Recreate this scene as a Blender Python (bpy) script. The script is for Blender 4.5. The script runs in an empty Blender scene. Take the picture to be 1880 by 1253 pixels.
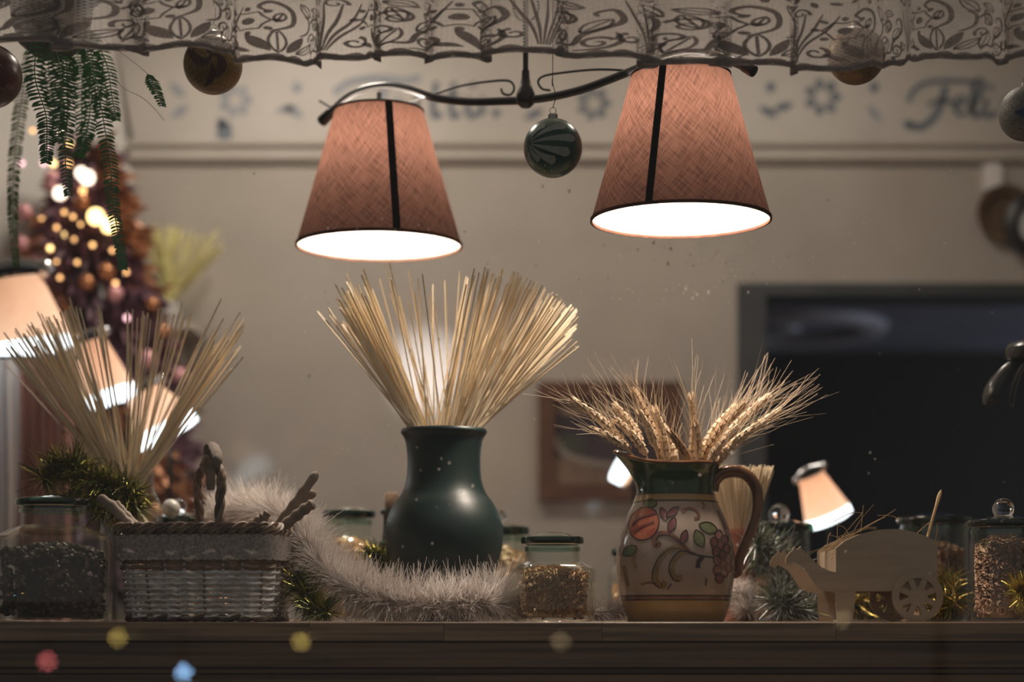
import bpy, math, random
from mathutils import Vector, Matrix
PI = math.pi
R = random.Random(7)
sc = bpy.context.scene
C = sc.collection

# ------------------------------------------------------------------ camera, world, exposure
CZ, F, HY = 1.5, 3600.0, 1130.0          # camera height, focal length in px (1880 wide), horizon row
def P(px, py, Y):                         # a point seen at pixel (px,py), standing at depth Y
    return Vector(((px - 940) / F * Y, Y, CZ + (HY - py) / F * Y))
def S(px, Y): return px / F * Y
cam = bpy.data.cameras.new('camera'); camo = bpy.data.objects.new('camera', cam); C.objects.link(camo)
camo.location = (0, 0, CZ); camo.rotation_euler = (PI / 2, 0, 0)
cam.sensor_width = 36; cam.lens = 36 * F / 1880
cam.shift_y = (HY - 626.5) / 1880
cam.dof.use_dof = True; cam.dof.focus_distance = 3.0; cam.dof.aperture_fstop = 1.25; cam.dof.aperture_blades = 0
cam.clip_start = 0.05
sc.camera = camo
w = bpy.data.worlds.new('night'); sc.world = w; w.use_nodes = True
w.node_tree.nodes['Background'].inputs[0].default_value = (1.0, 0.95, 0.90, 1)
w.node_tree.nodes['Background'].inputs[1].default_value = 0.11
sc.view_settings.view_transform = 'Standard'; sc.view_settings.look = 'None'
sc.view_settings.gamma = 1; sc.view_settings.use_curve_mapping = False
sc.view_settings.exposure = 0.16
sc.cycles.max_bounces = 10; sc.cycles.transparent_max_bounces = 24
sc.cycles.sample_clamp_indirect = 3.0
LAMP_W = 22.0                              # watts of each of the two big pendant bulbs
SPOT_W = 24.0                              # watts of the spot lamp added behind the vase
CEIL_W = 7.0                            # watts of the stronger added ceiling lamp
WARM = (1.0, 0.84, 0.70)

# ------------------------------------------------------------------ materials
def mat(name): 
    m = bpy.data.materials.new(name); m.use_nodes = True
    nt = m.node_tree; nt.nodes.clear()
    return m, nt, nt.nodes.new('ShaderNodeOutputMaterial')
def lk(nt, a, b): nt.links.new(a, b)
def noise(nt, scale, detail=3, coord='Object', stretch=None, rot=None):
    tc = nt.nodes.new('ShaderNodeTexCoord'); mp = nt.nodes.new('ShaderNodeMapping')
    if stretch: mp.inputs['Scale'].default_value = stretch
    if rot: mp.inputs['Rotation'].default_value = rot
    n = nt.nodes.new('ShaderNodeTexNoise'); n.inputs['Scale'].default_value = scale; n.inputs['Detail'].default_value = detail
    lk(nt, tc.outputs[coord], mp.inputs[0]); lk(nt, mp.outputs[0], n.inputs['Vector'])
    return n.outputs['Fac']
def ramp(nt, fac, stops):
    r = nt.nodes.new('ShaderNodeValToRGB'); e = r.color_ramp.elements
    while len(e) < len(stops): e.new(0.5)
    for el, (p, c) in zip(e, stops): el.position = p; el.color = (*c, 1)
    lk(nt, fac, r.inputs[0]); return r.outputs[0]
def bump(nt, fac, strength, dist=0.002):
    b = nt.nodes.new('ShaderNodeBump'); b.inputs['Strength'].default_value = strength; b.inputs['Distance'].default_value = dist
    lk(nt, fac, b.inputs['Height']); return b.outputs[0]
def pm(name, c1, c2=None, rough=.5, metal=0, scale=20, stretch=None, bmp=0, bdist=.002, coat=0, lo=.35, hi=.65, trans=0, spec=.5, coord='Object', detail=3, rot=None, sheen=0):
    m, nt, out = mat(name)
    b = nt.nodes.new('ShaderNodeBsdfPrincipled')
    b.inputs['Roughness'].default_value = rough; b.inputs['Metallic'].default_value = metal
    b.inputs['Coat Weight'].default_value = coat; b.inputs['Specular IOR Level'].default_value = spec
    b.inputs['Transmission Weight'].default_value = trans
    b.inputs['Sheen Weight'].default_value = sheen
    b.inputs['Base Color'].default_value = (*c1, 1)
    if c2 or bmp:
        f = noise(nt, scale, detail, coord, stretch, rot)
        if c2: lk(nt, ramp(nt, f, [(lo, c1), (hi, c2)]), b.inputs['Base Color'])
        if bmp: lk(nt, bump(nt, f, bmp, bdist), b.inputs['Normal'])
    lk(nt, b.outputs[0], out.inputs[0]); return m
def em(name, col, s):
    m, nt, out = mat(name); e = nt.nodes.new('ShaderNodeEmission')
    e.inputs[0].default_value = (*col, 1); e.inputs[1].default_value = s; lk(nt, e.outputs[0], out.inputs[0]); return m
def thin_glass(name, tint, rough=.03, boost=1.0, gcol=(1, 1, 1)):
    m, nt, out = mat(name)
    t = nt.nodes.new('ShaderNodeBsdfTransparent'); t.inputs[0].default_value = (*tint, 1)
    g = nt.nodes.new('ShaderNodeBsdfGlossy'); g.inputs['Roughness'].default_value = rough; g.inputs[0].default_value = (*gcol, 1)
    ge = nt.nodes.new('ShaderNodeNewGeometry'); dt = nt.nodes.new('ShaderNodeVectorMath'); dt.operation = 'DOT_PRODUCT'
    lk(nt, ge.outputs['Normal'], dt.inputs[0]); lk(nt, ge.outputs['Incoming'], dt.inputs[1])
    def mth(op, a, b=None):
        q = nt.nodes.new('ShaderNodeMath'); q.operation = op; lk(nt, a, q.inputs[0])
        if b is not None: q.inputs[1].default_value = b
        return q
    ab = mth('ABSOLUTE', dt.outputs['Value']); om = mth('MULTIPLY_ADD', ab.outputs[0], -1); om.inputs[2].default_value = 1
    pw = mth('POWER', om.outputs[0], 5); sk = mth('MULTIPLY_ADD', pw.outputs[0], .955); sk.inputs[2].default_value = .045
    mu = mth('MULTIPLY', sk.outputs[0], boost); mu.use_clamp = True
    mx = nt.nodes.new('ShaderNodeMixShader')
    lk(nt, mu.outputs[0], mx.inputs[0]); lk(nt, t.outputs[0], mx.inputs[1]); lk(nt, g.outputs[0], mx.inputs[2])
    lk(nt, mx.outputs[0], out.inputs[0]); return m
def cloth(name, col, col2, trans=.5, weave=False, alpha=None, scale=60, tcol=None, bs=0.0):
    m, nt, out = mat(name)
    d = nt.nodes.new('ShaderNodeBsdfDiffuse'); t = nt.nodes.new('ShaderNodeBsdfTranslucent'); mx = nt.nodes.new('ShaderNodeMixShader')
    mx.inputs[0].default_value = trans
    if weave:
        def thread(rot):
            tc = nt.nodes.new('ShaderNodeTexCoord'); m1 = nt.nodes.new('ShaderNodeMapping'); m2_ = nt.nodes.new('ShaderNodeMapping'); n_ = nt.nodes.new('ShaderNodeTexNoise')
            m1.inputs['Rotation'].default_value = (0, 0, rot); m2_.inputs['Scale'].default_value = (340, 24, 1); n_.inputs['Scale'].default_value = 1; n_.inputs['Detail'].default_value = 2
            lk(nt, tc.outputs['UV'], m1.inputs[0]); lk(nt, m1.outputs[0], m2_.inputs[0]); lk(nt, m2_.outputs[0], n_.inputs['Vector']); return n_.outputs['Fac']
        a = thread(.7); b = thread(.7 - PI / 2)
        ad = nt.nodes.new('ShaderNodeMath'); ad.operation = 'ADD'; lk(nt, a, ad.inputs[0]); lk(nt, b, ad.inputs[1])
        hf = nt.nodes.new('ShaderNodeMath'); hf.operation = 'MULTIPLY'; hf.inputs[1].default_value = .5; lk(nt, ad.outputs[0], hf.inputs[0])
        fac = hf.outputs[0]; lo, hi = .36, .64
    else:
        fac = noise(nt, scale, 3); lo, hi = .35, .65
    cr = ramp(nt, fac, [(lo, col), (hi, col2)])
    lk(nt, cr, d.inputs[0])
    lk(nt, cr, t.inputs[0])
    if bs:
        bn = bump(nt, fac, bs, .001); lk(nt, bn, d.inputs['Normal']); lk(nt, bn, t.inputs['Normal'])
    lk(nt, d.outputs[0], mx.inputs[1]); lk(nt, t.outputs[0], mx.inputs[2])
    last = mx.outputs[0]
    if alpha is not None:
        tr = nt.nodes.new('ShaderNodeBsdfTransparent'); m2 = nt.nodes.new('ShaderNodeMixShader')
        wv = nt.nodes.new('ShaderNodeTexWave'); wv.inputs['Scale'].default_value = 130; wv.bands_direction = 'DIAGONAL'
        wv2 = nt.nodes.new('ShaderNodeTexWave'); wv2.inputs['Scale'].default_value = 130; wv2.bands_direction = 'DIAGONAL'
        tc = nt.nodes.new('ShaderNodeTexCoord'); mp = nt.nodes.new('ShaderNodeMapping'); mp.inputs['Scale'].default_value = (-1, 1, 1)
        lk(nt, tc.outputs['UV'], wv.inputs['Vector']); lk(nt, tc.outputs['UV'], mp.inputs[0]); lk(nt, mp.outputs[0], wv2.inputs['Vector'])
        mxm = nt.nodes.new('ShaderNodeMath'); mxm.operation = 'MAXIMUM'; lk(nt, wv.outputs['Fac'], mxm.inputs[0]); lk(nt, wv2.outputs['Fac'], mxm.inputs[1])
        mr = nt.nodes.new('ShaderNodeMapRange'); mr.inputs[1].default_value = .3; mr.inputs[2].default_value = 1.0
        mr.inputs[3].default_value = alpha[0]; mr.inputs[4].default_value = alpha[1]
        lk(nt, mxm.outputs[0], mr.inputs[0]); lk(nt, mr.outputs[0], m2.inputs[0])
        lk(nt, tr.outputs[0], m2.inputs[1]); lk(nt, last, m2.inputs[2]); last = m2.outputs[0]
    lk(nt, last, out.inputs[0]); return m

M = {}
M['wall'] = pm('wall_paint', (.44, .40, .355), (.49, .445, .395), .2, scale=4, bmp=.05, bdist=.004, spec=.5, coat=.6)
M['frieze'] = pm('frieze_paint', (.50, .465, .42), (.55, .51, .46), .5, scale=8, bmp=.1)
M['trim'] = pm('trim_paint', (.60, .56, .50), (.64, .60, .54), .45, scale=8)
M['white_wall'] = pm('side_wall_paint', (.62, .60, .56), (.66, .64, .60), .6, scale=7)
M['floor'] = pm('floor_boards', (.16, .09, .05), (.24, .14, .08), .5, scale=6, stretch=(1, 12, 1))
M['ceil'] = pm('ceiling_paint', (.6, .58, .54), (.64, .62, .58), .7, scale=5)
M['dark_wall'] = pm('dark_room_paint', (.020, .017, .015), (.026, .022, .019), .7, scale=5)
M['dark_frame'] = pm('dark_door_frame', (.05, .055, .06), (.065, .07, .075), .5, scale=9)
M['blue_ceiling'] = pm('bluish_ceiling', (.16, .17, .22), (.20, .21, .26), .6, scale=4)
M['ring'] = pm('ring_plaster', (.45, .46, .50), (.5, .5, .55), .5)
M['ink'] = pm('frieze_ink', (.10, .13, .17), (.16, .19, .23), .6, scale=30)
M['ink_soft'] = pm('frieze_ink_pale', (.24, .27, .32), (.32, .34, .38), .6, scale=30)
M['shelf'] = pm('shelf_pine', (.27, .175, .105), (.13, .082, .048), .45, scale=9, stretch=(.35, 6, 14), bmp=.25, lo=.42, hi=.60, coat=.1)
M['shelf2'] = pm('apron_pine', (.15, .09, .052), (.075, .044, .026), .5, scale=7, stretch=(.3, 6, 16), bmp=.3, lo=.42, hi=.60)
M['iron'] = pm('black_iron', (.012, .012, .013), (.02, .02, .022), .32, .4, scale=60, coat=.2)
M['chrome'] = pm('chrome', (.7, .72, .75), None, .18, 1)
M['shade'] = cloth('shade_linen', (.023, .0115, .009), (.058, .030, .0235), .48, weave=True)
M['shade_in'] = cloth('shade_lining', (.92, .88, .82), (.95, .92, .87), .5)
M['strap'] = cloth('shade_strap', (.012, .010, .009), (.02, .017, .015), .0)
M['strap_rim'] = cloth('shade_rim', (.06, .03, .022), (.09, .045, .03), .0)
M['bulb'] = em('lit_bulb', (1, .93, .82), 6)
M['lace'] = cloth('lace_net', (.76, .71, .68), (.84, .79, .76), .6, alpha=(.16, .50))
M['motif'] = cloth('lace_motif', (.24, .208, .19), (.31, .27, .25), .40, scale=300)
M['hem'] = cloth('lace_hem', (.27, .235, .215), (.37, .32, .30), .35, scale=400)
M['pasta'] = pm('spaghetti_dry', (.86, .74, .55), (.78, .65, .46), .42, scale=4, spec=.4)
M['pasta_green'] = pm('spaghetti_pale', (.80, .76, .36), (.74, .68, .30), .45, scale=4)
M['vase'] = pm('teal_glaze', (.0045, .021, .023), (.011, .027, .022), .42, scale=14, bmp=.3, bdist=.003, coat=.0, spec=.5)
M['jug_cream'] = pm('jug_cream', (.43, .335, .27), (.36, .27, .21), .16, scale=9, coat=.6)
M['jug_green'] = pm('jug_green', (.045, .085, .022), (.02, .045, .015), .14, scale=10, coat=.6)
M['jug_base'] = pm('jug_ochre', (.42, .27, .10), (.34, .21, .08), .2, scale=10, coat=.5)
M['jug_band'] = pm('jug_dark_band', (.05, .035, .022), (.08, .05, .03), .25, coat=.4)
M['jug_brown'] = pm('jug_brown', (.12, .05, .025), (.19, .085, .04), .16, scale=30, coat=.6)
M['p_red'] = pm('paint_red', (.36, .085, .05), (.50, .17, .10), .2, scale=70, coat=.5)
M['p_purple'] = pm('paint_purple', (.16, .055, .06), (.24, .095, .09), .2, scale=70, coat=.5)
M['p_green'] = pm('paint_green', (.12, .145, .06), (.19, .20, .10), .2, scale=70, coat=.5)
M['p_olive'] = pm('paint_olive', (.30, .20, .09), (.22, .14, .06), .2, scale=50, coat=.5)
M['p_brown'] = pm('paint_brown', (.17, .075, .05), (.26, .12, .08), .2, scale=50, coat=.5)
M['p_dark'] = pm('paint_outline', (.045, .03, .028), None, .25, coat=.4)
M['wheat'] = pm('wheat_straw', (.80, .64, .46), (.66, .50, .34), .6, scale=80)
M['wheat_d'] = pm('wheat_straw_brown', (.42, .27, .14), (.32, .19, .09), .6, scale=80)
M['straw'] = pm('hay_straw', (.52, .37, .19), (.40, .27, .13), .6, scale=60)
M['glass'] = thin_glass('jar_glass', (.96, .975, .96), .04, .9)
M['rim_glass'] = thin_glass('jar_rim_green_glass', (.13, .30, .21), .08, 1.6)
M['lid_glass'] = thin_glass('jar_lid_glass', (.75, .84, .78), .04, 1.6)
M['pane'] = thin_glass('window_glass', (.985, .99, .985), 0.0, 1.0)
m, nt, out = mat('clear_ball_glass'); g = nt.nodes.new('ShaderNodeBsdfGlass'); g.inputs['IOR'].default_value = 1.45; g.inputs['Roughness'].default_value = .02
lk(nt, g.outputs[0], out.inputs[0]); M['ball_glass'] = m
M['white_knob'] = pm('white_ceramic', (.45, .43, .40), (.40, .38, .35), .3, coat=.3)
M['bottle'] = pm('dark_bottle', (.008, .012, .008), None, .08, coat=.5)
M['cork'] = pm('cork', (.20, .13, .08), (.12, .075, .045), .8, scale=120)
M['fus1'] = pm('pasta_tan', (.78, .50, .27), (.64, .38, .20), .5, scale=40)
M['fus2'] = pm('pasta_rose', (.56, .30, .21), (.66, .44, .28), .5, scale=14)
M['fus3'] = pm('pasta_pale', (.60, .44, .28), (.55, .34, .22), .5, scale=14)
M['beans'] = pm('dark_beans', (.07, .040, .024), (.15, .088, .052), .45, scale=16)
M['terra'] = pm('terracotta', (.22, .075, .04), (.30, .11, .06), .6, scale=20, bmp=.1)
M['wicker'] = pm('wicker', (.17, .11, .075), (.26, .18, .125), .55, scale=50, stretch=(1, 1, 3))
M['wicker_lit'] = pm('wicker_lit_tone', (.60, .60, .60), (.42, .40, .38), .55, scale=60)  # paler wicker: cool light on the basket front put into the colour
M['wicker_d'] = pm('wicker_dark', (.09, .055, .04), (.15, .10, .07), .55, scale=50)
M['blace'] = cloth('basket_lace', (.30, .265, .245), (.50, .46, .42), .2, scale=230, bs=.6)
M['rag'] = cloth('grey_rag', (.20, .17, .15), (.28, .24, .21), .2, scale=60, bs=.3)
M['twig'] = pm('driftwood', (.34, .27, .21), (.20, .15, .11), .7, scale=35, stretch=(1, 1, .4), bmp=.4, bdist=.004)
M['fluff'] = cloth('white_tinsel', (.70, .64, .60), (.80, .74, .70), .45, scale=40)
M['fluff_core'] = pm('white_tinsel_core', (.35, .31, .29), None, .8)
M['silver'] = pm('silver_foil', (.80, .83, .83), None, .34, .75)
M['gold'] = pm('gold_foil', (.72, .54, .16), None, .34, 1)
M['goldgreen'] = pm('green_gold_foil', (.52, .48, .12), None, .34, 1)
M['green_d'] = pm('dark_green_foil', (.05, .075, .02), (.09, .10, .03), .35, .6, scale=50)
M['ply'] = pm('birch_plywood', (.52, .40, .28), (.44, .33, .22), .6, scale=10, stretch=(.6, 4, 5), bmp=.1)
M['fern'] = pm('fern_green', (.045, .17, .06), (.08, .24, .08), .4, scale=40, spec=.5)
M['fern_l'] = pm('fern_pale', (.11, .19, .06), (.15, .24, .09), .5, scale=40)
M['pot'] = pm('grey_pot', (.09, .09, .085), (.12, .12, .11), .7, scale=20)
M['b_green'] = pm('bauble_green', (.004, .045, .032), (.006, .06, .045), .28, .2, scale=200)
M['b_leaf'] = pm('bauble_frost', (.30, .33, .30), (.24, .27, .245), .7, scale=90)
M['b_gold'] = pm('bauble_bronze', (.27, .17, .05), (.16, .095, .03), .4, .3, scale=300, bmp=.5)
M['b_goldl'] = pm('bauble_plum_swirl', (.045, .014, .013), (.07, .022, .018), .5, scale=60)
M['b_blue'] = pm('bauble_blue', (.008, .02, .09), (.012, .03, .12), .2, .2, scale=100)
M['b_silver'] = pm('bauble_silver_glitter', (.22, .22, .20), (.10, .10, .09), .5, .4, scale=400, bmp=.6)
M['b_red'] = pm('bauble_maroon', (.06, .012, .012), (.08, .018, .015), .3)
M['glit'] = pm('glitter', (.8, .8, .75), None, .15, 1)
M['cap'] = pm('bauble_cap', (.45, .44, .40), None, .3, 1)
M['bronze_f'] = pm('bronze_foliage', (.46, .21, .10), (.26, .10, .05), .35, .4, scale=30)
M['plum_f'] = pm('plum_foliage', (.10, .045, .075), (.17, .075, .105), .6, scale=30)
M['pinkb'] = pm('pink_bauble', (.70, .36, .38), None, .25, .2)
M['bronzeb'] = pm('bronze_bauble', (.45, .20, .09), None, .25, .6)
M['tl_warm'] = em('tree_light_warm', (1, .52, .20), 3.2)
M['tl_white'] = em('tree_light_white', (1, .80, .62), 3.5)
M['tl_pink'] = em('tree_light_pink', (1, .55, .60), 3.0)
M['tl_gold'] = em('tree_light_gold', (1, .66, .26), 4.5)
M['lampshade'] = cloth('small_lamp_shade', (.93, .74, .60), (.96, .78, .65), .6)
M['wood_frame'] = pm('picture_frame_wood', (.09, .038, .022), (.13, .058, .034), .5, scale=10, stretch=(1, 1, 6))
M['pic1'] = pm('picture_dark', (.028, .020, .028), (.05, .035, .045), .5, scale=9)
M['pic2'] = pm('picture_tan', (.24, .16, .11), (.16, .105, .08), .6, scale=12)
M['pic3'] = pm('picture_pale', (.30, .25, .21), (.24, .20, .17), .6, scale=12)
M['pic4'] = pm('picture_green', (.035, .045, .03), (.06, .07, .05), .6, scale=12)
M['copper'] = pm('copper_plate', (.17, .10, .055), (.22, .14, .08), .4, .5, scale=9)
M['black'] = pm('black_plastic', (.010, .010, .012), None, .4)
M['clockface'] = pm('clock_face', (.72, .74, .74), None, .4)
M['card'] = pm('white_card', (.82, .78, .76), None, .6)
M['curtain'] = cloth('brown_curtain', (.30, .15, .12), (.38, .20, .16), .3, scale=12)
M['curtain_w'] = cloth('white_curtain', (.70, .66, .66), (.76, .72, .72), .3, scale=12)
M['petal'] = pm('black_enamel', (.016, .017, .015), (.028, .029, .025), .3, coat=.3)
M['droplet'] = cloth('dried_droplet', (.75, .72, .68), (.85, .82, .78), .7)
M['table'] = pm('table_wood', (.09, .05, .03), (.13, .075, .045), .5, scale=6, stretch=(1, 8, 1))
M['asphalt'] = pm('street', (.03, .03, .03), (.05, .05, .05), .7, scale=30)
M['stucco'] = pm('facade', (.25, .24, .22), (.3, .28, .26), .8, scale=12)
for k, c, s in (('s_yellow', (1, .72, .18), 14), ('s_red', (1, .22, .22), 19), ('s_blue', (.35, .62, 1), 45), ('s_dim', (1, .75, .4), 6)):
    M[k] = em('street_bulb_' + k, c, s)

# ------------------------------------------------------------------ mesh helpers
ORG = {}
class MB:
    def __init__(s): s.v = []; s.f = []; s.uv = []; s.mi = []; s.cur = 0
    def face(s, idx, uv=None): s.f.append(idx); s.uv.append(uv); s.mi.append(s.cur)
    def add(s, vs): b = len(s.v); s.v.extend(Vector(v) for v in vs); return b
    def box(s, lo, hi):
        x0, y0, z0 = lo; x1, y1, z1 = hi
        b = s.add([(x0, y0, z0), (x1, y0, z0), (x1, y1, z0), (x0, y1, z0), (x0, y0, z1), (x1, y0, z1), (x1, y1, z1), (x0, y1, z1)])
        for q in ((0, 3, 2, 1), (4, 5, 6, 7), (0, 1, 5, 4), (1, 2, 6, 5), (2, 3, 7, 6), (3, 0, 4, 7)): s.face(tuple(b + i for i in q))
        return s
    def lathe(s, prof, c=(0, 0, 0), seg=40, closed=False, rf=None, ax=None):
        # prof: (r, z) pairs; rf(angle, i) scales the radius; ax: matrix turning local z
        c = Vector(c); b = len(s.v); n = len(prof); L = 0; vs = []
        for i, (r, z) in enumerate(prof):
            if i: L += math.hypot(r - prof[i - 1][0], z - prof[i - 1][1])
            vs.append(L)
            for k in range(seg):
                a = 2 * PI * k / seg; q = r * (rf(a, i) if rf else 1)
                p = Vector((q * math.cos(a), q * math.sin(a), z))
                s.v.append(c + (ax @ p if ax else p))
        rr = max(p[0] for p in prof)
        for i in range(n if closed else n - 1):
            j = (i + 1) % n
            for k in range(seg):
                l = (k + 1) % seg
                u0, u1 = 2 * PI * k / seg * rr, 2 * PI * (k + 1) / seg * rr
                s.face((b + i * seg + k, b + i * seg + l, b + j * seg + l, b + j * seg + k), ((u0, vs[i]), (u1, vs[i]), (u1, vs[j]), (u0, vs[j])))
        return s
    def tube(s, pts, rad, n=8, closed=False, cap=True, flat=1.0):
        pts = [Vector(p) for p in pts]; m = len(pts); b = len(s.v)
        up = None
        for i, p in enumerate(pts):
            if closed: t = pts[(i + 1) % m] - pts[i - 1]
            else: t = pts[min(i + 1, m - 1)] - pts[max(i - 1, 0)]
            t = t.normalized() if t.length else Vector((0, 0, 1))
            if up is None:
                up = t.orthogonal().normalized()
            up = (up - t * up.dot(t)); up = up.normalized() if up.length > 1e-6 else t.orthogonal().normalized()
            q = t.cross(up); r = rad[i] if hasattr(rad, '__len__') else rad
            for k in range(n):
                a = 2 * PI * k / n; s.v.append(p + up * (r * math.cos(a)) + q * (r * flat * math.sin(a)))
        for i in range(m if closed else m - 1):
            j = (i + 1) % m
            for k in range(n):
                l = (k + 1) % n; s.face((b + i * n + k, b + i * n + l, b + j * n + l, b + j * n + k))
        if cap and not closed:
            s.face(tuple(b + k for k in reversed(range(n)))); s.face(tuple(b + (m - 1) * n + k for k in range(n)))
        return s
    def ball(s, c, r, seg=24, rings=14, sc_=(1, 1, 1), rot=None):
        c = Vector(c); b = len(s.v)
        for i in range(rings + 1):
            t = PI * i / rings; rr = max(math.sin(t), 1e-4)
            for k in range(seg):
                a = 2 * PI * k / seg
                p = Vector((r * rr * math.cos(a) * sc_[0], r * rr * math.sin(a) * sc_[1], -r * math.cos(t) * sc_[2]))
                s.v.append(c + (rot @ p if rot else p))
        for i in range(rings):
            for k in range(seg):
                l = (k + 1) % seg; s.face((b + i * seg + k, b + i * seg + l, b + (i + 1) * seg + l, b + (i + 1) * seg + k))
        return s
    def prism(s, poly, y0, y1):             # poly: list of (x, z); extruded in depth
        n = len(poly); b = s.add([(x, y0, z) for x, z in poly] + [(x, y1, z) for x, z in poly])
        s.face(tuple(b + i for i in range(n))); s.face(tuple(b + n + i for i in reversed(range(n))))
        for i in range(n): j = (i + 1) % n; s.face((b + j, b + i, b + n + i, b + n + j))
        return s
    def ribbon(s, pts, wid, mp, lift=0.0):  # flat brush stroke: 2D points -> surface by mp(u, v)
        n = len(pts); b = len(s.v)
        for i, (u, v) in enumerate(pts):
            a = pts[max(i - 1, 0)]; c = pts[min(i + 1, n - 1)]; dx, dy = c[0] - a[0], c[1] - a[1]; l = math.hypot(dx, dy) or 1
            h = (wid[i] if hasattr(wid, '__len__') else wid) / 2
            for sg in (-1, 1): s.v.append(mp(u - dy / l * h * sg, v + dx / l * h * sg))
        for i in range(n - 1): s.face((b + 2 * i, b + 2 * i + 1, b + 2 * i + 3, b + 2 * i + 2))
        return s
    def blob(s, poly, mp, rings=3):          # filled star-shaped patch on a surface
        cu = sum(p[0] for p in poly) / len(poly); cv = sum(p[1] for p in poly) / len(poly); n = len(poly)
        b = len(s.v); s.v.append(mp(cu, cv))
        for r in range(1, rings + 1):
            for u, v in poly: s.v.append(mp(cu + (u - cu) * r / rings, cv + (v - cv) * r / rings))
        for k in range(n): s.face((b, b + 1 + k, b + 1 + (k + 1) % n))
        for r in range(rings - 1):
            for k in range(n):
                l = (k + 1) % n; s.face((b + 1 + r * n + k, b + 1 + (r + 1) * n + k, b + 1 + (r + 1) * n + l, b + 1 + r * n + l))
        return s
    def build(s, name, m, parent=None, org=None, smooth=True, ang=40):
        if parent is not None: o_ = ORG[parent.name]
        else: o_ = Vector(org) if org is not None else Vector((0, 0, 0))
        me = bpy.data.meshes.new(name)
        me.from_pydata([tuple(v - o_) for v in s.v], [], s.f)
        if any(u for u in s.uv):
            l = me.uv_layers.new(name='UVMap'); k = 0
            for f, u in zip(s.f, s.uv):
                for i in range(len(f)):
                    if u: l.data[k].uv = u[i]
                    k += 1
        for q in (m if isinstance(m, (list, tuple)) else [m]): me.materials.append(q)
        if isinstance(m, (list, tuple)): me.polygons.foreach_set('material_index', s.mi)
        if smooth:
            me.polygons.foreach_set('use_smooth', [True] * len(me.polygons)); me.set_sharp_from_angle(angle=math.radians(ang))
        me.update()
        o = bpy.data.objects.new(name, me); C.objects.link(o)
        if parent is not None: o.parent = parent
        else: o.location = o_
        ORG[o.name] = o_
        return o
def tag(o, label=None, cat=None, group=None, kind=None):
    if label: o['label'] = label
    if cat: o['category'] = cat
    if group: o['group'] = group
    if kind: o['kind'] = kind
    return o
def thing(name, label, cat, loc, group=None):
    o = bpy.data.objects.new(name, None); o.empty_display_size = .02; C.objects.link(o); o.location = loc; ORG[o.name] = Vector(loc)
    return tag(o, label, cat, group)
def struct(name, mb, m, **k): return tag(mb.build(name, m, **k), kind='structure')
def cr(pts, n=8, closed=False):             # Catmull-Rom through points
    out = []; m = len(pts); pts = [Vector(p) for p in pts]
    for i in range(m if closed else m - 1):
        if closed: a, b, c, d = pts[i - 1], pts[i], pts[(i + 1) % m], pts[(i + 2) % m]
        else: a, b, c, d = pts[max(i - 1, 0)], pts[i], pts[i + 1], pts[min(i + 2, m - 1)]
        for k in range(n):
            t = k / n; out.append(.5 * ((2 * b) + (c - a) * t + (2 * a - 5 * b + 4 * c - d) * t * t + (3 * b - a - 3 * c + d) * t ** 3))
    if not closed: out.append(pts[-1])
    return out
def cr2(pts, n=6): return [(p.x, p.y) for p in cr([(a, b, 0) for a, b in pts], n)]
def ell(cu, cv, a, b, rot=0, n=20, f=None):
    o = []
    for k in range(n):
        t = 2 * PI * k / n; q = f(t) if f else 1; x, y = a * q * math.cos(t), b * q * math.sin(t)
        o.append((cu + x * math.cos(rot) - y * math.sin(rot), cv + x * math.sin(rot) + y * math.cos(rot)))
    return o
def leaf2(cu, cv, L, W, rot=0, n=9):         # pointed leaf outline
    up = [(-L / 2 + L * i / n, W / 2 * math.sin(PI * i / n) ** .8) for i in range(n + 1)]
    lo = [(x, -y) for x, y in reversed(up[1:-1])]
    return [(cu + x * math.cos(rot) - y * math.sin(rot), cv + x * math.sin(rot) + y * math.cos(rot)) for x, y in up + lo]

SHZ = CZ - 0.0104                            # shelf top
YW = 4.25                                    # back wall
FZ = .45                                     # room floor

# ------------------------------------------------------------------ room shell
XL = S(240 - 940, YW); XR = 1.75; CEZ = 2.95
dx0 = S(1357 - 940, YW); dz1 = P(0, 525, YW).z
mb = MB(); mb.box((XL - .02, YW, FZ), (dx0, YW + .12, CEZ)); mb.box((dx0, YW, dz1), (XR, YW + .12, CEZ)); struct('wall_back', mb, M['wall'], smooth=False)
mb = MB(); a, b = Vector((XL, YW, 0)), Vector((XL - 1.75, YW - 1.4, 0)); nrm = Vector((-.8, 1.0, 0)).normalized() * .1
lo = [a, b, b + nrm, a + nrm]; k = mb.add([(p.x, p.y, FZ) for p in lo] + [(p.x, p.y, CEZ) for p in lo])
for q in ((0, 3, 2, 1), (4, 5, 6, 7), (0, 1, 5, 4), (1, 2, 6, 5), (2, 3, 7, 6), (3, 0, 4, 7)): mb.face(tuple(k + i for i in q))
struct('wall_left', mb, M['white_wall'], smooth=False)
struct('wall_right', MB().box((XR, 2.70, FZ), (XR + .1, YW + .12, CEZ)), M['wall'], smooth=False)
struct('floor', MB().box((-2.7, 2.70, FZ - .08), (XR + .1, YW + .12, FZ)), M['floor'], smooth=False)
struct('ceiling', MB().box((-2.7, 2.60, CEZ), (XR + .1, YW + .12, CEZ + .1)), M['ceil'], smooth=False)
WX0, WX1, WZ0, WZ1 = -1.15, 1.15, 1.34, 2.60
mb = MB(); mb.box((-2.7, 2.70, 0), (WX0, 2.85, CEZ)); mb.box((WX1, 2.70, 0), (XR + .1, 2.85, CEZ)); mb.box((WX0, 2.70, WZ1), (WX1, 2.85, CEZ)); mb.box((WX0, 2.70, 0), (WX1, 2.85, WZ0))
struct('wall_front', mb, M['stucco'], smooth=False)
struct('ground', MB().box((-8, -8, -.1), (8, 2.70, 0)), M['asphalt'], smooth=False)
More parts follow.
